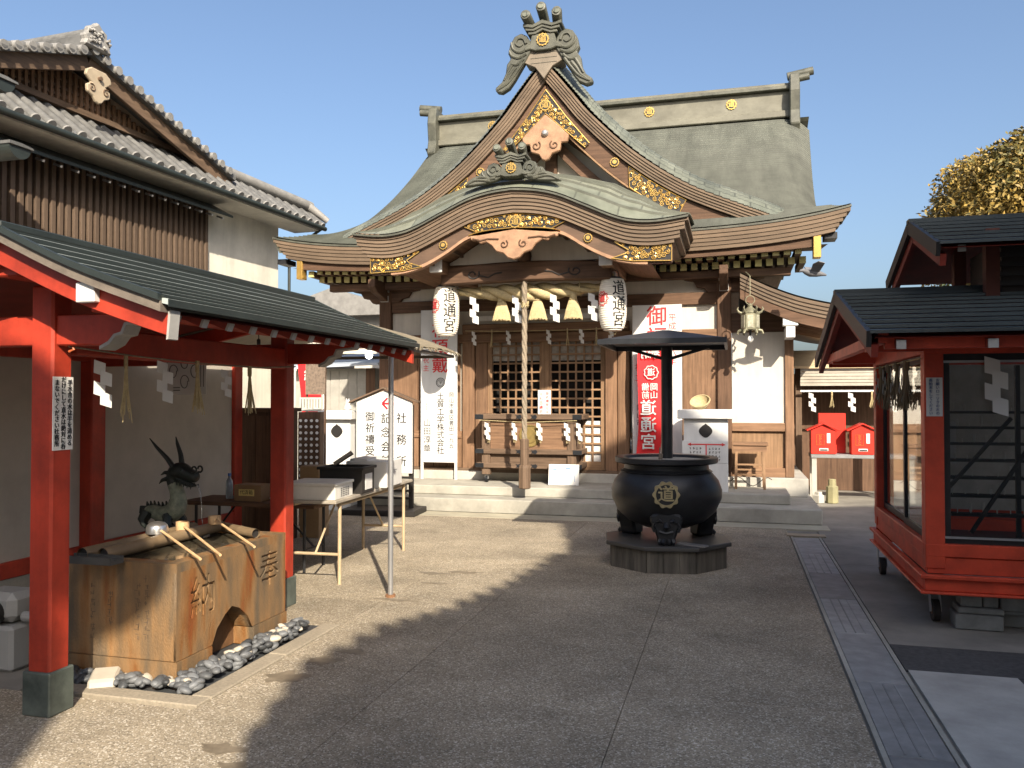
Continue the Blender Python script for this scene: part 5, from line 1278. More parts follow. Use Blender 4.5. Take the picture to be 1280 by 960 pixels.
# table with boxes
M_ttop = mat('worn_table_top', (.36,.32,.26), .6, var=.2, scale=6, grime=.25, gscale=4)
M_tleg = mat('tan_painted_steel', (.42,.32,.2), .55, var=.15, grime=.2, gscale=9)
tb = thing('folding_table', 'long folding table with tan steel legs under the canvas awning', 'table', (-3.47, 7.16, 0), R(3))
MB().box(-.26,.26,-.97,.97,.69,.72).build('table_top', M_ttop, tb, bevel=.006)
for sy in (-1,1):
    for sx in (-1,1): MB().tube([(sx*.22,sy*.80,0),(sx*.22,sy*.80,.69)], .016, 10).build('leg', M_tleg, tb, smooth=True)
    MB().tube([(-.22,sy*.80,.25),(.22,sy*.80,.25)], .013, 8).build('stretcher', M_tleg, tb)
    MB().tube([(0,sy*.8,.25),(0,sy*.35,.67)], .01, 8).build('brace', M_tleg, tb)
for sx in (-1,1): MB().tube([(sx*.2,-.8,.66),(sx*.2,.8,.66)], .013, 8).build('side_rail', M_tleg, tb)
bx1 = thing('white_box', 'flat white lidded box with a taped notice at the near end of the folding table', 'box', (-3.40, 6.42, .72), R(5))
MB().box(-.24,.2,-.2,.2,0,.115).build('box_body', mat('white_card', (.68,.66,.60), .7, var=.06, grime=.15), bx1, bevel=.004)
MB().box(-.25,.21,-.21,.21,.115,.14).build('lid', MATS['white_card'], bx1, bevel=.004)
mb = MB(); rn = random.Random(2)
for k in range(5):
    for q in range(4): mb.box(.204,.2055,-.08+.05*q,-.08+.05*q+.03,.02+.016*k,.026+.016*k)
stuff(mb.build('printed_notice', M_ink, bx1))
bx2 = thing('black_box', 'black open box with white label beside the flat white box', 'box', (-3.38, 6.86, .72), R(4))
for a in ((-.2,.2,-.15,-.14),(-.2,.2,.14,.15),(-.2,-.19,-.14,.14),(.19,.2,-.14,.14)): MB().box(*a, .005, .21).build('side', M_black, bx2)
MB().box(-.2,.2,-.15,.15,0,.005).build('bottom', M_black, bx2)
for a in ((-.22,.22,-.17,-.14),(-.22,.22,.14,.17),(-.22,-.19,-.14,.14),(.19,.22,-.14,.14)): MB().box(*a, .21,.235).build('rim', M_black, bx2, bevel=.004)
MB().bar((-.2,.17,.23),(-.05,.24,.34),.40,.012,up=(0,0,1)).build('open_lid', M_black, bx2)
MB().box(.201,.204,-.08,.09,.03,.17).build('label_sheet', M_paper, bx2)
bx3 = thing('white_carton', 'tall white carton at the far end of the folding table', 'carton', (-3.38, 7.45, .72), R(6))
MB().box(-.2,.2,-.25,.25,0,.25).build('carton_body', M_paper, bx3, bevel=.006); MB().box(-.17,.0,-.22,.22,.25,.27).build('flap', M_paper, bx3)
mb = MB().box(.2005,.202,-.1,.08,.15,.158).box(.2005,.202,-.1,.04,.13,.136); mb.build('faint_print', MATS['grey_ink'], bx3)
# back table and things on it
t2 = thing('low_brown_table', 'low brown folding table along the plaster wall under the awning', 'table', (-4.35, 6.9, 0))
MB().box(-.62,.75,-.25,.25,.58,.615).build('table_top', WD['x'], t2, bevel=.004)
for sx in (-.5,.62):
    for sy in (-.18,.18): MB().tube([(sx,sy,0),(sx,sy,.58)], .014, 8).build('leg', M_darkmetal, t2)
    MB().tube([(sx,-.18,.2),(sx,.18,.2)], .01, 6).build('stretcher', M_darkmetal, t2)
    MB().tube([(sx,0,.2),(sx*.4,0,.56)], .01, 6).build('brace', M_darkmetal, t2)
bt = thing('water_bottle', 'clear blue capped plastic water bottle on the low brown table', 'bottle', (-4.62, 6.9, .616))
MB().lathe([(.03,0),(.034,.01),(.034,.13),(.028,.17),(.013,.2),(.013,.215)], 14).build('bottle_body', mat('pet_plastic', (.35,.42,.5), .15, transm=.5, var=.05), bt, smooth=True); MB().lathe([(.015,.215),(.015,.24),(.0,.24)], 10).build('cap', mat('blue_cap', (.05,.16,.5), .4), bt)
cb1 = thing('cardboard_box', 'small cardboard box with yellow label on the low brown table', 'box', (-4.33, 6.85, .616))
MB().box(-.14,.14,-.1,.1,0,.15).build('carton', mat('cardboard', (.24,.15,.08), .8), cb1, bevel=.003); MB().box(-.09,.07,-.103,-.1,.05,.11).build('yellow_label', mat('yellow_label', (.65,.52,.2), .7), cb1)
text('代済箱', .045, M_ink, cb1, (-.01,-.1035,.08), vertical=False)
pbg = thing('plastic_bag', 'crumpled white plastic bag on the low brown table', 'bag', (-4.08, 6.88, .616))
MB().lathe([(.06,0),(.09,.02),(.075,.05),(.04,.075),(.01,.08)], 9).build('bag', M_paper, pbg)
# dark cabinet and slip racks
ca_ = thing('dark_cabinet', 'dark brown wooden board cabinet at the end of the plaster wall', 'cabinet', (-5.05, 8.15, 0))
MB().box(-.35,.3,-.25,.25,0,1.42).build('carcass', WD['z'], ca_, bevel=.006)
MB().box(-.38,.33,-.28,.28,1.42,1.46).build('top_board', WD['x'], ca_, bevel=.004)
for k in range(3): MB().box(-.35+.217*k+.004,-.35+.217*(k+1)-.004,-.262,-.25,.06,1.38).build('front_board', WD['z'], ca_)
def rack(x, y, w_, label):
    t = thing('slip_drawer_rack', label, 'rack', (x, y, 0), R(8), 'slip drawer racks')
    MB().box(-w_/2,w_/2,-.04,.1,.42,1.40).build('carcass', WD['z'], t, bevel=.004)
    for sx in (-1,1): MB().box(sx*(w_/2-.03)-.02, sx*(w_/2-.03)+.02,-.03,.09,0,.42).build('leg', WD['z'], t)
    kd = None; n_ = 4
    for r_ in range(12):
        for c in range(n_):
            x_ = -w_/2 + w_*(c+.5)/n_; z_ = .47 + .075*r_
            if kd is None:
                kd = MB().box(-w_/n_/2+.004, w_/n_/2-.004, -.052, -.041, -.033, .033).build('drawer', WD['x'], t); kp = MB().prism(circle(.019,10), 'y', -.056, -.0525).build('round_tag', M_paper, kd); kd.location = (x_,0,z_)
            else: q = inst(kd, t, (x_,0,z_)); inst(kp, q)
    MB().box(-w_/2,w_/2,.0,.006,1.41,1.58).build('paper_header', mat('grey_notice_paper', (.45,.43,.38), .8), t)
    mb = MB(); rn = random.Random(int(x*100))
    for k in range(7): mb.box(-w_/2+.02+k*w_/7.5, -w_/2+.028+k*w_/7.5, -.002, -.0005, 1.43+rn.uniform(0,.03), 1.56)
    stuff(mb.build('printed_columns', M_ink, t))
rack(-5.42, 9.2, .28, 'dark rack of small numbered drawers nearer the brown cabinet'); rack(-5.06, 9.25, .28, 'dark rack of small numbered drawers nearer the white signboard')
cbx = thing('cardboard_carton', 'plain cardboard carton standing between the drawer racks and tables', 'box', (-4.62, 8.55, 0)); MB().box(-.12,.12,-.12,.12,0,.80).build('carton', mat('cardboard_tan', (.33,.22,.12), .8, var=.1), cbx, bevel=.004); MB().box(-.11,.11,-.11,.11,.80,.806).build('carton_top', MATS['cardboard'], cbx)
nr_ = thing('red_nobori', 'red banner on a white pole behind the drawer racks', 'banner', (-5.78, 10.6, 0))
MB().grid(lambda u, t: (-.2+.34*u+.03*math.sin(4*t), .03*math.sin(5*t+2*u), .75+1.55*t), 5, 16).build('cloth', M_redcloth, nr_, smooth=True); MB().tube([(.17,.03,0),(.17,.03,2.4)], .012, 8).build('pole', M_white, nr_)
text('奉納', .2, M_white, nr_, (0,-.04,2.0), bold=.015)
up_ = MB().box(-.14,.14,0,.02,0,.46).build('framed_notice', mat('brown_notice', (.16,.12,.09), .8, var=.4, scale=30)); up_.location = (-5.24, 9.7, 1.62); tag(up_, 'brown framed wooden notice above the drawer racks', 'notice')
MB().box(-.14,-.12,.02,.04,-1.62,.46).box(.12,.14,.02,.04,-1.62,.46).build('post', WD['z'], up_)

# grey sheeted shed between the buildings
sh = thing('grey_shed', 'low grey sheet clad shed with pale corrugated roof left of the hall', 'shed', (-6.6, 13.2, 0))
M_tarp = mat('grey_sheeting', (.33,.32,.29), .7, var=.15, scale=2.5, bump=.3, bscale=12, grime=.25)
MB().box(-.9,.62,0,2.4,0,2.1).build('wall', M_tarp, sh, bevel=.01)
for k in range(9): MB().box(-.9+.17*k,-.9+.17*k+.155,-.012,0,.05,2.06).build('cladding_sheet', M_tarp, sh)
MB().add([(-1.1,-.3,2.12),(.8,-.3,2.18),(.8,2.5,2.5),(-1.1,2.5,2.5),(-1.1,-.3,2.08),(.8,-.3,2.14),(.8,2.5,2.46),(-1.1,2.5,2.46)],[(0,1,2,3),(7,6,5,4),(0,4,5,1),(1,5,6,2),(2,6,7,3),(3,7,4,0)]).build('roof', mat('blue_grey_sheet', (.38,.43,.50), .5, var=.1), sh)
MB().box(.45,.62,-.02,.0,0,2.1).build('corner_post', WD['z'], sh)
# ================================================================ RIGHT: wheeled glazed shed
M_rsh = mat('shed_vermilion', (.56,.062,.026), .5, var=.18, scale=4, grime=.35, gscale=3, bump=.12, bscale=45)
layer(M_rsh, 9, (1,1,.6), .66, .70, 0, .8, (.09,.05,.04))
wsd = thing('candle_shed', 'red steel framed glass candle shed with double black roof standing on wheels', 'shed', (0,0,0))
X0, X1, Y0, Y1 = 1.25, 3.7, 6.12, 8.10
for x in (X0, X1):
    for y in (Y0, Y1):
        MB().box(x-.01, x+.11, y-.01, y+.11, .42, 1.95).build('post', M_rsh, wsd, bevel=.006)
def frame(z0, z1, o):
    MB().box(X0-o, X1+.1+o, Y0-o, Y0+.05-o, z0, z1).build('frame_beam', M_rsh, wsd, bevel=.005)
    MB().box(X0-o, X1+.1+o, Y1+.05+o, Y1+.1+o, z0, z1).build('frame_beam', M_rsh, wsd, bevel=.005)
    MB().box(X0-o, X0+.05-o, Y0+.055-o, Y1+.045+o, z0, z1).build('frame_beam', M_rsh, wsd, bevel=.005)
    MB().box(X1+.05+o, X1+.1+o, Y0+.055-o, Y1+.045+o, z0, z1).build('frame_beam', M_rsh, wsd, bevel=.005)
frame(.50, .585, .012); frame(.385, .497, .0); frame(.355, .383, .05); frame(.255, .272, .05); frame(.273, .354, .02); frame(1.86, 1.97, .012)
MB().box(X0+.05, X1+.05, Y0+.06, Y1+.04, .385, .40).build('floor_plate', M_darkmetal, wsd)
# glazing in dark aluminium frames
M_glass = mat('window_glass', (.78,.80,.80), .02, transm=1.0, var=.01)
M_glass.node_tree.nodes['Principled BSDF'].inputs['IOR'].default_value = 1.35
def pane_y(x0, x1, y, z0, z1):
    for a in ((x0,x0+.045,z0,z1),(x1-.045,x1,z0,z1)): MB().box(a[0],a[1],y-.015,y+.015,a[2],a[3]).build('window_frame', M_darkmetal, wsd)
    for a in ((z0,z0+.05),(z1-.05,z1)): MB().box(x0+.045,x1-.045,y-.015,y+.015,*a).build('window_frame', M_darkmetal, wsd)
    MB().box(x0+.045,x1-.045,y-.003,y+.003,z0+.05,z1-.05).build('pane', M_glass, wsd)
def pane_x(y0, y1, x, z0, z1):
    for a in ((y0,y0+.045),(y1-.045,y1)): MB().box(x-.015,x+.015,a[0],a[1],z0,z1).build('window_frame', M_darkmetal, wsd)
    for a in ((z0,z0+.05),(z1-.05,z1)): MB().box(x-.015,x+.015,y0+.045,y1-.045,*a).build('window_frame', M_darkmetal, wsd)
    MB().box(x-.003,x+.003,y0+.045,y1-.045,z0+.05,z1-.05).build('pane', M_glass, wsd)
pane_y(X0+.11, 2.45, Y0+.05, .585, 1.86); pane_y(2.46, X1-.01, Y0+.07, .585, 1.86)
pane_x(Y0+.11, 7.1, X0+.05, .585, 1.86); pane_x(7.08, Y1-.01, X0+.065, .585, 1.86)
for zz in (.62, 1.8): MB().box(X0+.11, X1, Y0+.02, Y0+.03, zz, zz+.015).build('window_track', M_steel, wsd)
# candle racks inside
M_rk = mat('sooty_rack', (.035,.034,.033), .6, metal=.3, var=.3)
cd_ = MB(); rn = random.Random(31)
for k, z in enumerate((.72,.84,.96,1.08,1.20,1.32,1.44)):
    yy = 6.55 + .14*k
    r_ = MB().box(X0+.25, X1-.1, yy, yy+.11, z, z+.02).build('candle_shelf', M_rk, wsd)
    for q in range(26):
        x = X0+.3+q*.085; h = rn.choice((.0,.03,.05,.07))
        cd_.tube([(x,yy+.05,z+.02),(x,yy+.05,z+.05)], .004, 4)
        if h and rn.random() < .5: cd_.tube([(x,yy+.05,z+.03),(x,yy+.05,z+.03+h)], .009, 6)
stuff(cd_.build('candle_pins', mat('candle_wax', (.42,.40,.36), .5), wsd))
MB().bar((X0+.2,6.5,.9),(X0+.65,6.6,1.42),.022,.022).build('rack_brace', M_rk, wsd)
MB().bar((X0+.35,6.45,.62),(X0+1.1,6.6,1.78),.022,.022).build('rack_brace', M_rk, wsd)
MB().bar((X0+.72,6.7,.5),(X0+.72,6.7,1.8),.03,.03).build('rack_upright', M_rk, wsd)
MB().box(X0+.55, X1+.08, Y1+.02, Y1+.045, .585, 1.86).build('rear_board', mat('pale_rear_board', (.34,.33,.31), .7), wsd)
MB().box(X0+.3, X0+.6, 7.9, 7.95, 1.0, 1.36).build('inner_cabinet', M_steel, wsd)
# lower roof, lapped courses
M_blkroof = mat('blue_black_roof', (.06,.075,.08), .34, metal=.3, var=.25, scale=3, stretch=(.3,1,1), objrand=.2, grime=.2, spec=.6)
def gable_roof(xa, xb, yf, yr, yb, ze, zr, n):
    for sg, ye in ((-1, yf), (1, yb)):
        for k in range(n):
            a, b = k/n, (k+1.1)/n
            y0, y1 = yr + (ye-yr)*a, yr + (ye-yr)*b; z0, z1 = zr + (ze-zr)*a, zr + (ze-zr)*b + .03
            MB().add([(xa,y0,z0),(xb,y0,z0),(xb,y1,z1),(xa,y1,z1),(xa,y0,z0-.02),(xb,y0,z0-.02),(xb,y1,z1-.022),(xa,y1,z1-.022)], [(0,1,2,3),(7,6,5,4),(0,4,5,1),(1,5,6,2),(2,6,7,3),(3,7,4,0)]).build('roof_course', M_blkroof, wsd)
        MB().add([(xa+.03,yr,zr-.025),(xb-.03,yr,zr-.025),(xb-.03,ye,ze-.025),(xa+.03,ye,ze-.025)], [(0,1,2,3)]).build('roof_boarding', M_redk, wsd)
        # verge boards on the gable end
        MB().bar((xa-.005,yr,zr-.03),(xa-.005,ye,ze-.03),.03,.10,up=(0,0,1)).build('verge_board', M_black, wsd)
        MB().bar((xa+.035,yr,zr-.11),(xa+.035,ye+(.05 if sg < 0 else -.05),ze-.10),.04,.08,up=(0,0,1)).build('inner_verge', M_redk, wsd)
    MB().box(xa-.02, xb+.02, yr-.05, yr+.05, zr-.005, zr+.03).build('ridge_cap', M_blkroof, wsd)
M_redk = MATS['shade_darkened_red']
gable_roof(.80, 4.2, 5.42, 7.08, 8.75, 1.95, 2.40, 10)
MB().box(.90, 4.1, 5.52, 5.56, 1.865, 1.93).build('eave_beam', M_rsh, wsd)
MB().box(.90, 4.1, 8.60, 8.64, 1.865, 1.93).build('eave_beam', M_rsh, wsd)
MB().box(.88, 1.3, Y0+.0, Y0+.07, 1.88, 2.0).build('cantilever', M_rsh, wsd); MB().box(.88, 1.3, Y1+.0, Y1+.07, 1.88, 2.0).build('cantilever', M_rsh, wsd)
MB().box(.86, .92, 5.5, 8.66, 1.90, 1.97).build('gable_beam', M_rsh, wsd)
for k in range(7):
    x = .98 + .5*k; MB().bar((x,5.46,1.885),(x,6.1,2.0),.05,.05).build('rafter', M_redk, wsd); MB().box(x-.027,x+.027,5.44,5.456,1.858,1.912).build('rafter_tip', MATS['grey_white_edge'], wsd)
# upper ventilating roof
gable_roof(1.37, 4.0, 6.25, 7.2, 8.2, 2.62, 2.96, 6)
for x in (1.78, 3.5):
    for y in (6.75, 7.65): MB().box(x, x+.09, y-.045, y+.045, 2.15, 2.80).build('upper_post', mat('brown_red_post', (.10,.028,.018), .7), wsd)
MB().box(1.9, 3.5, 6.78, 7.6, 2.15, 2.72).build('vent_box', mat('dark_louvre', (.03,.022,.02), .7), wsd)
for k in range(5): MB().bar((1.87,6.74,2.4+.07*k),(3.5,6.74,2.4+.07*k),.012,.035).build('louvre', M_black, wsd)
for k in range(4): MB().box(1.5+.55*k,1.55+.55*k,6.3,6.315,2.575,2.62).build('rafter_tip', MATS['grey_white_edge'], wsd)
# notice, paper streamers
nt_ = MB().box(X0+.0, X0+.1, Y0-.018, Y0-.0135, 1.44, 1.70).build('post_notice', M_paper, wsd)
for i, s_ in enumerate(('お願いローソクの火の', '後始末をしてください')): text(s_, .024, mat('blue_ink', (.03,.07,.2), .7), nt_, (X0+.07-.042*i, Y0-.0195, 1.57), line=1.02, bold=.01)
for i, (x, y) in enumerate(((X0-.03,7.65),(X0-.03,7.3),(X0-.03,6.95),(X0-.03,6.6))):
    straw(wsd, x, y, 1.82, .34, .05, 22, 70+i, m=mat('brown_straw', (.20,.15,.09), .9))
    paper_streamer(wsd, x-.02, y+.12, 1.80, 1.0, yaw=R(75))
paper_streamer(wsd, X0+.42, Y0-.03, 1.84, 1.5, yaw=R(-20))
MB().tube([(X0-.03,Y0,1.83),(X0-.03,Y1+.1,1.83)], .005, 5).build('cord', M_rope, wsd)
# castors
def castor(x, y, lab):
    c = MB().tube([(x-.022,y,.075),(x+.022,y,.075)], .075, 20).build('castor_wheel', mat('dark_rubber', (.03,.022,.018), .7, var=.3), wsd, smooth=True, angle=40)
    MB().tube([(x-.026,y,.075),(x+.026,y,.075)], .03, 12).build('hub', mat('rust', (.16,.08,.045), .7, var=.3), c)
    MB().bar((x-.032,y-.01,.065),(x-.032,y+.04,.24),.006,.05,up=(0,1,0)).bar((x+.032,y-.01,.065),(x+.032,y+.04,.24),.006,.05,up=(0,1,0)).build('fork', M_steel, c)
castor(1.36, 6.42, ''); castor(1.27, 8.0, '')
cb2 = thing('concrete_blocks', 'pile of grey concrete blocks propping the corner of the glass shed', 'blocks', (1.62, 6.42, 0), R(-2))
M_blk = mat('block_concrete', (.21,.21,.195), .9, var=.2, scale=9, bump=.5, bscale=70, objrand=.12)
for a in ((-.17,.12,-.2,.0,0,.1),(-.15,.13,-.18,.0,.103,.145),(-.13,.0,-.17,.0,.148,.25),(.01,.1,-.16,.0,.148,.25),(.14,.34,-.05,.14,.0,.09),(.13,.36,-.1,.12,.093,.12),(.12,.38,-.12,.12,.123,.25)):
    MB().box(*a).build('block', M_blk, cb2, bevel=.006)
cb3 = thing('concrete_block', 'single upright concrete block under the far corner of the glass shed', 'block', (1.50, 7.75, 0)); MB().box(-.08,.08,-.06,.2,0,.25).build('block', M_blk, cb3, bevel=.006); MB().box(.085,.2,-.04,.2,0,.25).build('block', M_blk, cb3, bevel=.006)

# ---- small shelter with red fortune boxes beyond
shl = thing('open_shelter', 'weathered open shelter with pale slatted awning behind the red boxes', 'shelter', (1.65, 14.6, 0))
MB().box(-.7,2.2,.6,.66,0,2.0).build('back_wall', WD['z'], shl)
for x in (-.62,.8,2.1): MB().box(x-.05,x+.05,-.2,-.1,0,2.1).build('post', WO['z'], shl, bevel=.006)
for k in range(6): MB().box(-.6,2.2,-.30-.01*k,-.26-.01*k,1.78+.052*k,1.825+.052*k).build('awning_slat', mat('grey_slat', (.36,.33,.28), .7, objrand=.1), shl)
MB().add([(-.75,-.4,2.1),(2.3,-.4,2.1),(2.3,.8,2.42),(-.75,.8,2.42),(-.75,-.4,2.06),(2.3,-.4,2.06),(2.3,.8,2.38),(-.75,.8,2.38)],[(0,1,2,3),(7,6,5,4),(0,4,5,1),(1,5,6,2),(2,6,7,3),(3,7,4,0)]).build('roof', mat('straw_coloured_sheet', (.50,.40,.25), .6, var=.1), shl)
MB().box(-.6,2.1,-.32,-.29,1.68,1.71).build('white_rod', M_white, shl)
for i, x in enumerate((-.42,-.12,.18,.48,.8)):
    (paper_streamer(shl, x, -.34, 1.67, 1.2) if i % 2 == 0 else straw(shl, x, -.32, 1.67, .24, .035, 14, 60+i))
rt2 = thing('grey_table', 'grey stone topped table carrying the red fortune boxes', 'table', (1.72, 13.7, 0))
MB().box(-.58,.9,-.2,.25,.66,.72).build('table_top', M_steel, rt2, bevel=.005)
for x in (-.53,.85):
    for y in (-.15,.2): MB().box(x-.035,x+.035,y-.03,y+.03,0,.66).build('leg', M_pale, rt2)
def redbox(x, y, w_, h, label):
    t = thing('red_fortune_box', label, 'fortune box', (x, y, .72), 0, 'red fortune boxes on the grey table')
    M_rb = mat('bright_red_enamel', (.50,.03,.018), .4, var=.08)
    MB().box(-w_/2,w_/2,-.13,.13,0,h).build('case', M_rb, t, bevel=.006)
    for s in (-1,1): MB().bar((0,0,h+.11),(s*(w_/2+.06),0,h+.0),.32,.02).build('roof_board', M_rb, t, bevel=.003)
    MB().prism([(-w_/2,h),(w_/2,h),(0,h+.1)], 'y', -.12,.12).build('gable', M_rb, t)
    MB().box(-.06,.07,-.137,-.13,.05,.09).build('coin_tray', M_paper, t); MB().box(-.05,.06,-.139,-.137,.055,.075).build('coin_slot', M_black, t)
    MB().box(.05,.10,-.136,-.13,.17,.32).build('white_label', M_paper, t)
    MB().tube([(-.1,-.133,.14),(-.1,-.133,.30),(.01,-.133,.30),(.01,-.133,.14),(-.1,-.133,.14)], .004, 4).build('gold_outline', M_gold, t)
    text('おみくじ', .05, M_gold, t, (-.045,-.1325,.22), line=.72)
redbox(1.32, 13.62, .36, .36, 'red roofed fortune box nearer the hall wing on the grey table'); redbox(1.88, 13.62, .32, .36, 'red roofed fortune box beside the glass shed on the grey table')
t = MB().box(-.2,.2,-.05,.05,0,.62).build('red_backboard', mat('bright_red_enamel', (.50,.03,.018), .4), None, bevel=.005); t.location = (1.48, 13.86, .722); tag(t, 'plain red box standing behind the red roofed fortune boxes', 'box')
for i, (x, y, h, m, lab) in enumerate(((1.22,13.25,.17,M_pale,'small pale stone block beside the table with red boxes'),(1.42,13.3,.36,mat('mossy_stone',(.24,.22,.12),.8),'short mossy stone pillar under the grey table'))):
    q = MB().lathe([(.09,0),(.085,h*.7),(.06,h*.72),(.055,h)], 4+4*i).build('stone_marker', m, None, bevel=.006); q.location = (x,y,0); tag(q, lab, 'stone')

# ================================================================ LEFT BUILDING with tiled roofs
lb = thing('tiled_roof_building', 'white plastered building with grey tiled roofs, timber gable and brown slats', 'building', (-8.5, 14.25, 0), R(-3.5))
M_tile = mat('grey_roof_tile', (.115,.115,.112), .6, var=.3, scale=6, grime=.25, gscale=5, objrand=.2, bump=.2)
M_tile2 = mat('pale_ridge_tile', (.20,.195,.185), .6, var=.2, scale=6, objrand=.1)
MB().box(-6, 0, -11, 0, 0, 5.4).build('wall', mat('building_plaster', (.62,.59,.51), .85, var=.07, scale=1.5, grime=.18), lb)
layer(MATS['building_plaster'], 1.6, (3,3,.2), .45, .75, 1.0, .8)
# skirt roof
mb = MB().add([(-.1,-11,5.52),(.62,-11,4.99),(.62,.62,4.99),(-.1,.62,5.52),(-.1,-11,5.44),(.6,-11,4.92),(.6,.6,4.92),(-.1,.6,5.44)],[(0,1,2,3),(7,6,5,4),(0,4,5,1),(1,5,6,2),(2,6,7,3),(3,7,4,0)])
mb.build('skirt_roof', M_tile, lb)
tl = None; y = -8.6
while y < .6:
    if tl is None:
        tl = MB().tube([(-.08,0,5.53),(.2,0,5.325),(.22,0,5.315),(.63,0,5.0)], [.052,.052,.056,.056], 10).build('tile_roll', M_tile, lb, smooth=True, angle=50)
        te = MB().tube([(.625,0,5.0),(.645,0,4.985)], .064, 12).build('tile_end', M_tile2, tl, smooth=True, angle=50)
        tn = MB().box(.03,.045,-.016,.016,5.47,5.55).build('snow_stop', M_tile2, tl); tl.location = (0,y,0)
    else: q = inst(tl, lb, (0,y,0)); inst(te, q); inst(tn, q)
    y += .235
MB().box(-.14,-.02,-11,-2.1,5.53,5.57).build('flashing', M_white, lb)
MB().tube([(.0,-2.0,5.56),(.32,.62,5.40)], .10, 10).build('hip_ridge', M_tile2, lb, smooth=True, angle=50)
MB().box(-.9,.0,-2.1,.55,5.42,5.56).build('hip_top', M_tile2, lb, bevel=.02)
MB().tube([(.30,.5,5.42),(.62,.78,5.12)], [.09,.06], 10).build('hip_end_tile', M_tile2, lb, smooth=True)
MB().box(0,.60,-11,.56,4.88,4.925).build('skirt_soffit', MATS['building_plaster'], lb)
MB().tube([(.66,-11,4.93),(.66,.62,4.93)], .045, 10).build('gutter', M_dk, lb, smooth=True)
for k in range(12):
    q = MB().bar((.66,-8.6+.8*k,4.93),(.60,-8.6+.8*k,5.03),.012,.012).build('gutter_hook', M_steel, lb)
MB().tube([(.66,.5,4.92),(.35,.5,4.74),(.05,.3,4.66),(.05,.3,.1)], .03, 8).build('downpipe', M_dk, lb)
# gable above the skirt
AY, AZ = -4.95, 6.22
GL = [(-8.2, 4.99+.0), (AY, AZ), (-1.75, 5.24)]
MB().prism([(-7.6,5.5),(-2.2,5.5),(AY,6.2)], 'x', -5, -.12).build('gable_body', WD['z'], lb)
MB().prism([(-7.4,5.56),(-2.35,5.56),(AY,6.12)], 'x', -.12, -.02).build('gable_backing', mat('pale_board', (.36,.29,.22), .8), lb)
sl0 = None; y = -7.2
while y < -2.5:
    h = (6.08 - abs(y-AY)*(.30 if y > AY else .31)); 
    if h > 5.66: MB().box(.0,.045,y-.022,y+.022,5.58,h).build('gable_slat', WZ['z'], lb)
    y += .098
for k in range(3):
    z = 5.66+.11*k; w_ = (6.1-z)/.30
    MB().box(-.01,.02,AY-w_,AY+w_,z,z+.04).build('gable_rail', WO['y'], lb)
MB().box(-.02,.10,-7.6,-2.2,5.50,5.58).build('gable_sill', WO['y'], lb)
for a, b in (((-7.9,5.18),(AY,AZ)), ((AY,AZ),(-1.9,5.27))):
    MB().bar((.34,a[0],a[1]-.10),(.34,b[0],b[1]-.10),.06,.20,up=(1,0,0) if False else (0,0,1)).build('bargeboard', WO['y'], lb, bevel=.006)
    MB().bar((-1.3,a[0],a[1]+.03),(-1.3,b[0],b[1]+.03),3.5,.06).build('gable_roof', M_tile, lb)
    n_ = 15
    for k in range(n_):
        t0 = k/n_; P0 = Vector((0, a[0]+(b[0]-a[0])*t0, a[1]+(b[1]-a[1])*t0+.07)); P1 = Vector((0, a[0]+(b[0]-a[0])*(t0+1/n_), a[1]+(b[1]-a[1])*(t0+1/n_)+.07))
        q = MB().tube([(.40,P0.y,P0.z),(.40,P1.y,P1.z)], [.055,.055], 8).build('verge_tile', M_tile, lb, smooth=True, angle=50)
        MB().tube([(.38,P0.y,P0.z+.0),(.50,P0.y,P0.z-.01)], .062, 10).build('tile_end', M_tile2, q, smooth=True, angle=50)
        if a[0] < -7: MB().tube([(.5,P0.y,P0.z+.0),(-2.8,P0.y,P0.z+.0)], .05, 8).build('tile_roll', M_tile, lb, smooth=True)
MB().box(-3,.42,AY-.12,AY+.12,AZ+.06,AZ+.26).build('ridge', M_tile, lb, bevel=.02)
MB().tube([(-3,AY,AZ+.29),(.44,AY,AZ+.29)], .08, 10).build('ridge_cap', M_tile, lb, smooth=True)
og = MB().prism([(-.30,.02),(.30,.02),(.26,.12),(.30,.2),(.2,.26),(.2,.36),(.08,.42),(0,.50),(-.08,.42),(-.2,.36),(-.2,.26),(-.30,.2),(-.26,.12)], 'x', .42, .54).build('ridge_end_tile', M_tile2, lb, bevel=.03); og.location = (0,AY,AZ+.04); og.scale = (1,.8,.8)
mb = MB(); rn = random.Random(14)
for k in range(26):
    a, b = rn.uniform(-.22,.22), rn.uniform(.06,.38); mb.tube([(.54,a,b),(.57,a+rn.uniform(-.03,.03),b+rn.uniform(-.03,.03))], [.035,.012], 6)
mb.build('tile_relief', M_tile2, og, smooth=True)['kind'] = 'stuff'
pe = [(0,.0),(.12,-.0),(.2,-.05),(.22,-.12),(.16,-.17),(.12,-.2),(.2,-.25),(.19,-.34),(.1,-.38),(.05,-.44),(0,-.46)]
gp = MB().prism(pe + [(-a, b) for a, b in reversed(pe[1:-1])], 'x', .50, .55).build('gable_pendant', mat('pale_carved_wood', (.33,.27,.19), .75, var=.15), lb, bevel=.012); gp.location = (0, AY, AZ-.22)
for s in (-1,1): MB().tube([(.555, s*(.12+.06*(1-.8*t/11)*math.cos(t*.65+1)), -.28+.06*(1-.8*t/11)*math.sin(t*.65+1)) for t in range(12)], .009, 5).build('pendant_scroll', WO['y'], gp)
MB().tube([(.55,0,-.12),(.59,0,-.12)], .03, 8).build('pendant_boss', WO['y'], gp)
WSL = wood('grey_brown_slat', (.095,.066,.046), 'z')
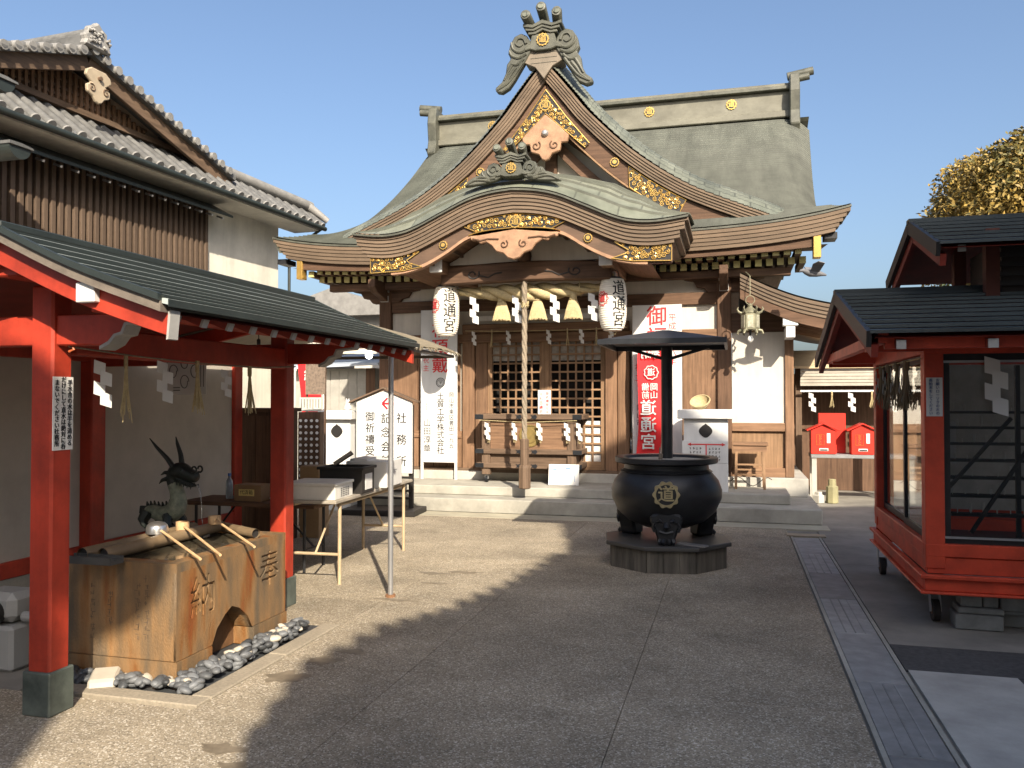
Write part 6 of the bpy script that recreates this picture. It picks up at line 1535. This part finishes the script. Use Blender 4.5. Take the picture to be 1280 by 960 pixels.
# lower eave and slatted wall
MB().add([(.0,-11,4.90),(.46,-11,4.66),(.46,-1.98,4.66),(.0,-1.98,4.90),(.0,-11,4.87),(.46,-11,4.62),(.46,-1.98,4.62),(.0,-1.98,4.87)],[(0,1,2,3),(7,6,5,4),(0,4,5,1),(1,5,6,2),(2,6,7,3),(3,7,4,0)]).build('lower_eave', M_dk, lb)
for k in range(24): MB().bar((.30,-8.4+.27*k,4.62),(.43,-8.4+.27*k,4.575),.025,.03).build('eave_bracket', M_steel, lb)
MB().box(.0,.04,-9.5,-2.12,2.9,4.85).build('slat_backing', WD['z'], lb)
sl0 = None; y = -9.4
while y < -2.1:
    if sl0 is None: sl0 = MB().box(.04,.11,-.034,.034,2.9,4.84).build('wall_slat', WSL, lb, bevel=.004); sl0.location = (0,y,0)
    else: inst(sl0, lb, (0,y,0))
    y += .122
# near annex: two half-round eave gutters
an = thing('annex_eaves', 'pair of dark half round eave gutters on the near white annex', 'annex', (-7.6, 6.6, 0))
MB().box(-3,.0,.0,.35,0,5.2).build('wall', MATS['building_plaster'], an)
for z, xe in ((4.74,.60),(4.05,.80)):
    P = [(.13*math.cos(a), .12*math.sin(a)) for a in [math.pi + math.pi*k/12 for k in range(13)]]
    MB().prism([(a-.05, b+z) for a, b in P], 'x', -3, xe).build('gutter', M_dk, an, bevel=.004) if False else MB().prism([(a, b+z) for a, b in P], 'x', -3, xe).build('gutter', M_dk, an)
    MB().prism([(-.14,z),(.15,z),(.14,z+.02),(.0,z+.035),(-.14,z+.03)], 'x', -3, xe+.02).build('gutter_cap', M_tile, an)
# far roofs between the buildings
for i, (x, y, w_, h, lab) in enumerate(((-10.4,20.5,4.2,4.3,'pale house with grey roof far behind the court'),(-7.8,24,3.4,4.6,'cream house roof seen past the hall corner'))):
    t = thing('far_house', lab, 'house', (x, y, 0)); MB().box(-w_/2,w_/2,0,5,0,h-.5).build('wall', M_plaster, t)
    MB().prism([(-w_/2-.3,h-.5),(w_/2+.3,h-.5),(0,h+.25)], 'y', -.4, 5.4).build('roof', M_tile2, t)
    MB().box(-.5,.5,-.02,0,1.6,2.8).build('window', M_darkmetal, t)
# ================================================================ TREES
def leaf_tree(name, label, loc, R_, H, n_leaf, cols, seed, dens=1.0, leaf=.09, clumps=40, squash=.85, zb=.45):
    rn = random.Random(seed); t = thing(name, label, 'tree', loc)
    tr = MB(); tr.tube([(0,0,0),(.05,.02,H*.25),(-.05,.05,H*.5),(0,0,H*.75)], [.22*R_/2.2,.18*R_/2.2,.12*R_/2.2,.05*R_/2.2], 10)
    C_ = []
    for k in range(clumps):
        while True:
            q = Vector((rn.uniform(-1,1), rn.uniform(-1,1), rn.uniform(-1,1)))
            if .25 < q.length < 1: break
        q = q.normalized()*q.length**.45
        c = Vector((q.x*R_*.82, q.y*R_*.82, H*zb + (H*(1-zb))*.5 + q.z*(H*(1-zb))*.5*squash)); C_.append((c, rn.uniform(.2,.36)*R_))
    for c, r in C_[:14]: tr.tube([(0,0,H*(.3+.02*rn.random())), c*.5+Vector((0,0,H*.22)), c], [.07*R_/2.2,.045*R_/2.2,.015], 6)
    tr.build('trunk', mat('bark', (.10,.075,.055), .9, var=.3, scale=12, bump=.5), t, smooth=True)
    for ci, col in enumerate(cols):
        mb = MB()
        for k in range(n_leaf // len(cols)):
            kk = rn.randrange(len(C_)); kk = kk if rn.random() < .4 else min(len(C_)-1, kk//len(cols)*len(cols)+ci); c, r = C_[kk]
            d = Vector((rn.gauss(0,1), rn.gauss(0,1), rn.gauss(0,1))).normalized()*r*rn.random()**.4
            d.z *= .8; p = c + d
            a = Vector((rn.gauss(0,1), rn.gauss(0,1), rn.gauss(0,.7))).normalized()*leaf*rn.uniform(.6,1.2); b = a.cross(Vector((rn.gauss(0,1), rn.gauss(0,1), rn.gauss(0,1)))).normalized()*leaf*.38
            o = len(mb.v); mb.v += [tuple(p-a), tuple(p+b), tuple(p+a), tuple(p-b)]; mb.f.append((o,o+1,o+2,o+3))
        stuff(mb.build('foliage', col, t, fix=False))
    return t
M_y1 = mat('leaf_ochre', (.25,.175,.045), .6, var=.3, scale=2); M_y2 = mat('leaf_olive', (.12,.105,.032), .6, var=.3, scale=2); M_y3 = mat('leaf_gold', (.28,.185,.04), .6, var=.25, scale=2)
M_g1 = mat('leaf_green', (.05,.075,.022), .6, var=.3, scale=2); M_g2 = mat('leaf_dark', (.025,.04,.014), .6, var=.3, scale=2)
leaf_tree('evergreen_tree', 'big rounded tree with ochre and olive leaves behind the glass shed', (8.0, 22.5, -.3), 3.6, 8.4, 230000, (M_y1, M_y3, M_y1, M_y2), 3, leaf=.08, clumps=150)
leaf_tree('garden_shrub', 'dark sparse shrub top showing above the glass shed roof', (4.7, 20.0, 0), 1.0, 4.3, 2500, (M_g1, M_g2), 5, leaf=.06, clumps=16)

# ================================================================ BEHIND THE VISITOR: two invented, unseen halls shaped to shade the court (their ridges run towards the sun)
ux, uy = math.cos(R(SUN_AZ)), math.sin(R(SUN_AZ))
bh = thing('rear_hall_shade_caster', 'added unseen shade caster built as a two storey tiled hall behind the visitor on the right', 'shade caster', (4*math.sin(R(SUN_AZ)), -4*math.cos(R(SUN_AZ)), 0), R(SUN_AZ))  # added out of view to cast the shade on the right of the court
MB().box(1.0, 9.0, -6, -.5, 0, 6.0).build('wall', M_plaster, bh)
MB().box(3.2, 9.2, -5.5, -.5, 6.0, 8.6).build('upper_wall', M_plaster, bh)
MB().prism([(-.22,5.02),(-.2,5.2),(.04,5.84),(.53,6.28),(1,6.5),(1.69,7.0),(2.32,7.6),(2.6,7.85),(3.3,8.2),(3.3,7.6),(1.6,6.2),(.7,5.3),(.3,5.05)], 'y', -1.4, 0).build('roof', M_tile, bh)  # profile drawn back from the shadow edge on the ground
MB().prism([(2.5,7.5),(2.58,7.85),(2.9,8.44),(3.1,8.88),(3.6,10.2),(4.2,11.0),(4.7,11.15),(5.2,10.45),(6.15,9.6),(9.6,9.3),(9.6,8.5),(3.4,8.0)], 'y', -6.2, 0).build('upper_shade_roof', M_tile, bh)  # outline shaped by where the shade ends near the hall steps
for a, b in zip([(-.2,5.2),(.04,5.84),(.53,6.28),(1,6.5),(1.69,7.0),(2.32,7.6),(2.9,8.44),(3.1,8.88)], [(.04,5.84),(.53,6.28),(1,6.5),(1.69,7.0),(2.32,7.6),(2.58,7.85),(3.1,8.88),(3.6,10.1)]):
    n_ = max(1, round(math.hypot(b[0]-a[0], b[1]-a[1])/.2))
    for k in range(n_):
        x, z = a[0]+(b[0]-a[0])*k/n_, a[1]+(b[1]-a[1])*k/n_; MB().tube([(x,.06,z),(x,-6.2,z)], .07, 8).build('tile_roll', M_tile, bh)
MB().box(1.7, 9.0, -5.8, -.5, 6.0, 7.2).build('middle_wall', M_plaster, bh)
for x in (1.0, 3.0, 5.0, 7.0, 9.0): MB().box(x-.1, x+.1, -.6, -.4, 0, 6.0).build('post', WZ['z'], bh)
lh = thing('rear_store_shade_caster', 'added unseen shade caster built as a plastered storehouse behind the visitor on the left', 'storehouse', (4*math.sin(R(SUN_AZ)), -4*math.cos(R(SUN_AZ)), 0), R(SUN_AZ))  # added out of view to shade the near post and part of the basin
MB().box(-7, -1.17, -6, -.5, 0, 6.3).build('wall', M_plaster, lh)
MB().prism([(-1.18,6.26),(-1.18,7.2),(-1.36,7.42),(-4,8.6),(-7.6,6.4),(-7.6,6.2)], 'y', -6.2, 0).build('roof', M_tile, lh)
MB().prism([(-.76,6.36),(-.72,6.5),(-1.16,7.2),(-1.175,7.2),(-1.175,6.18),(-.96,6.20),(-.82,6.28)], 'y', -.12, 0).build('shade_shaping_eave', M_tile, lh)  # kept thin so sun passes below it onto the basin front
for k in range(5): x, z = -.76-.10*k, 6.49+.16*k; MB().tube([(x,.03,z),(x,-.14,z)], .045, 8).build('tile_roll', M_tile, lh)
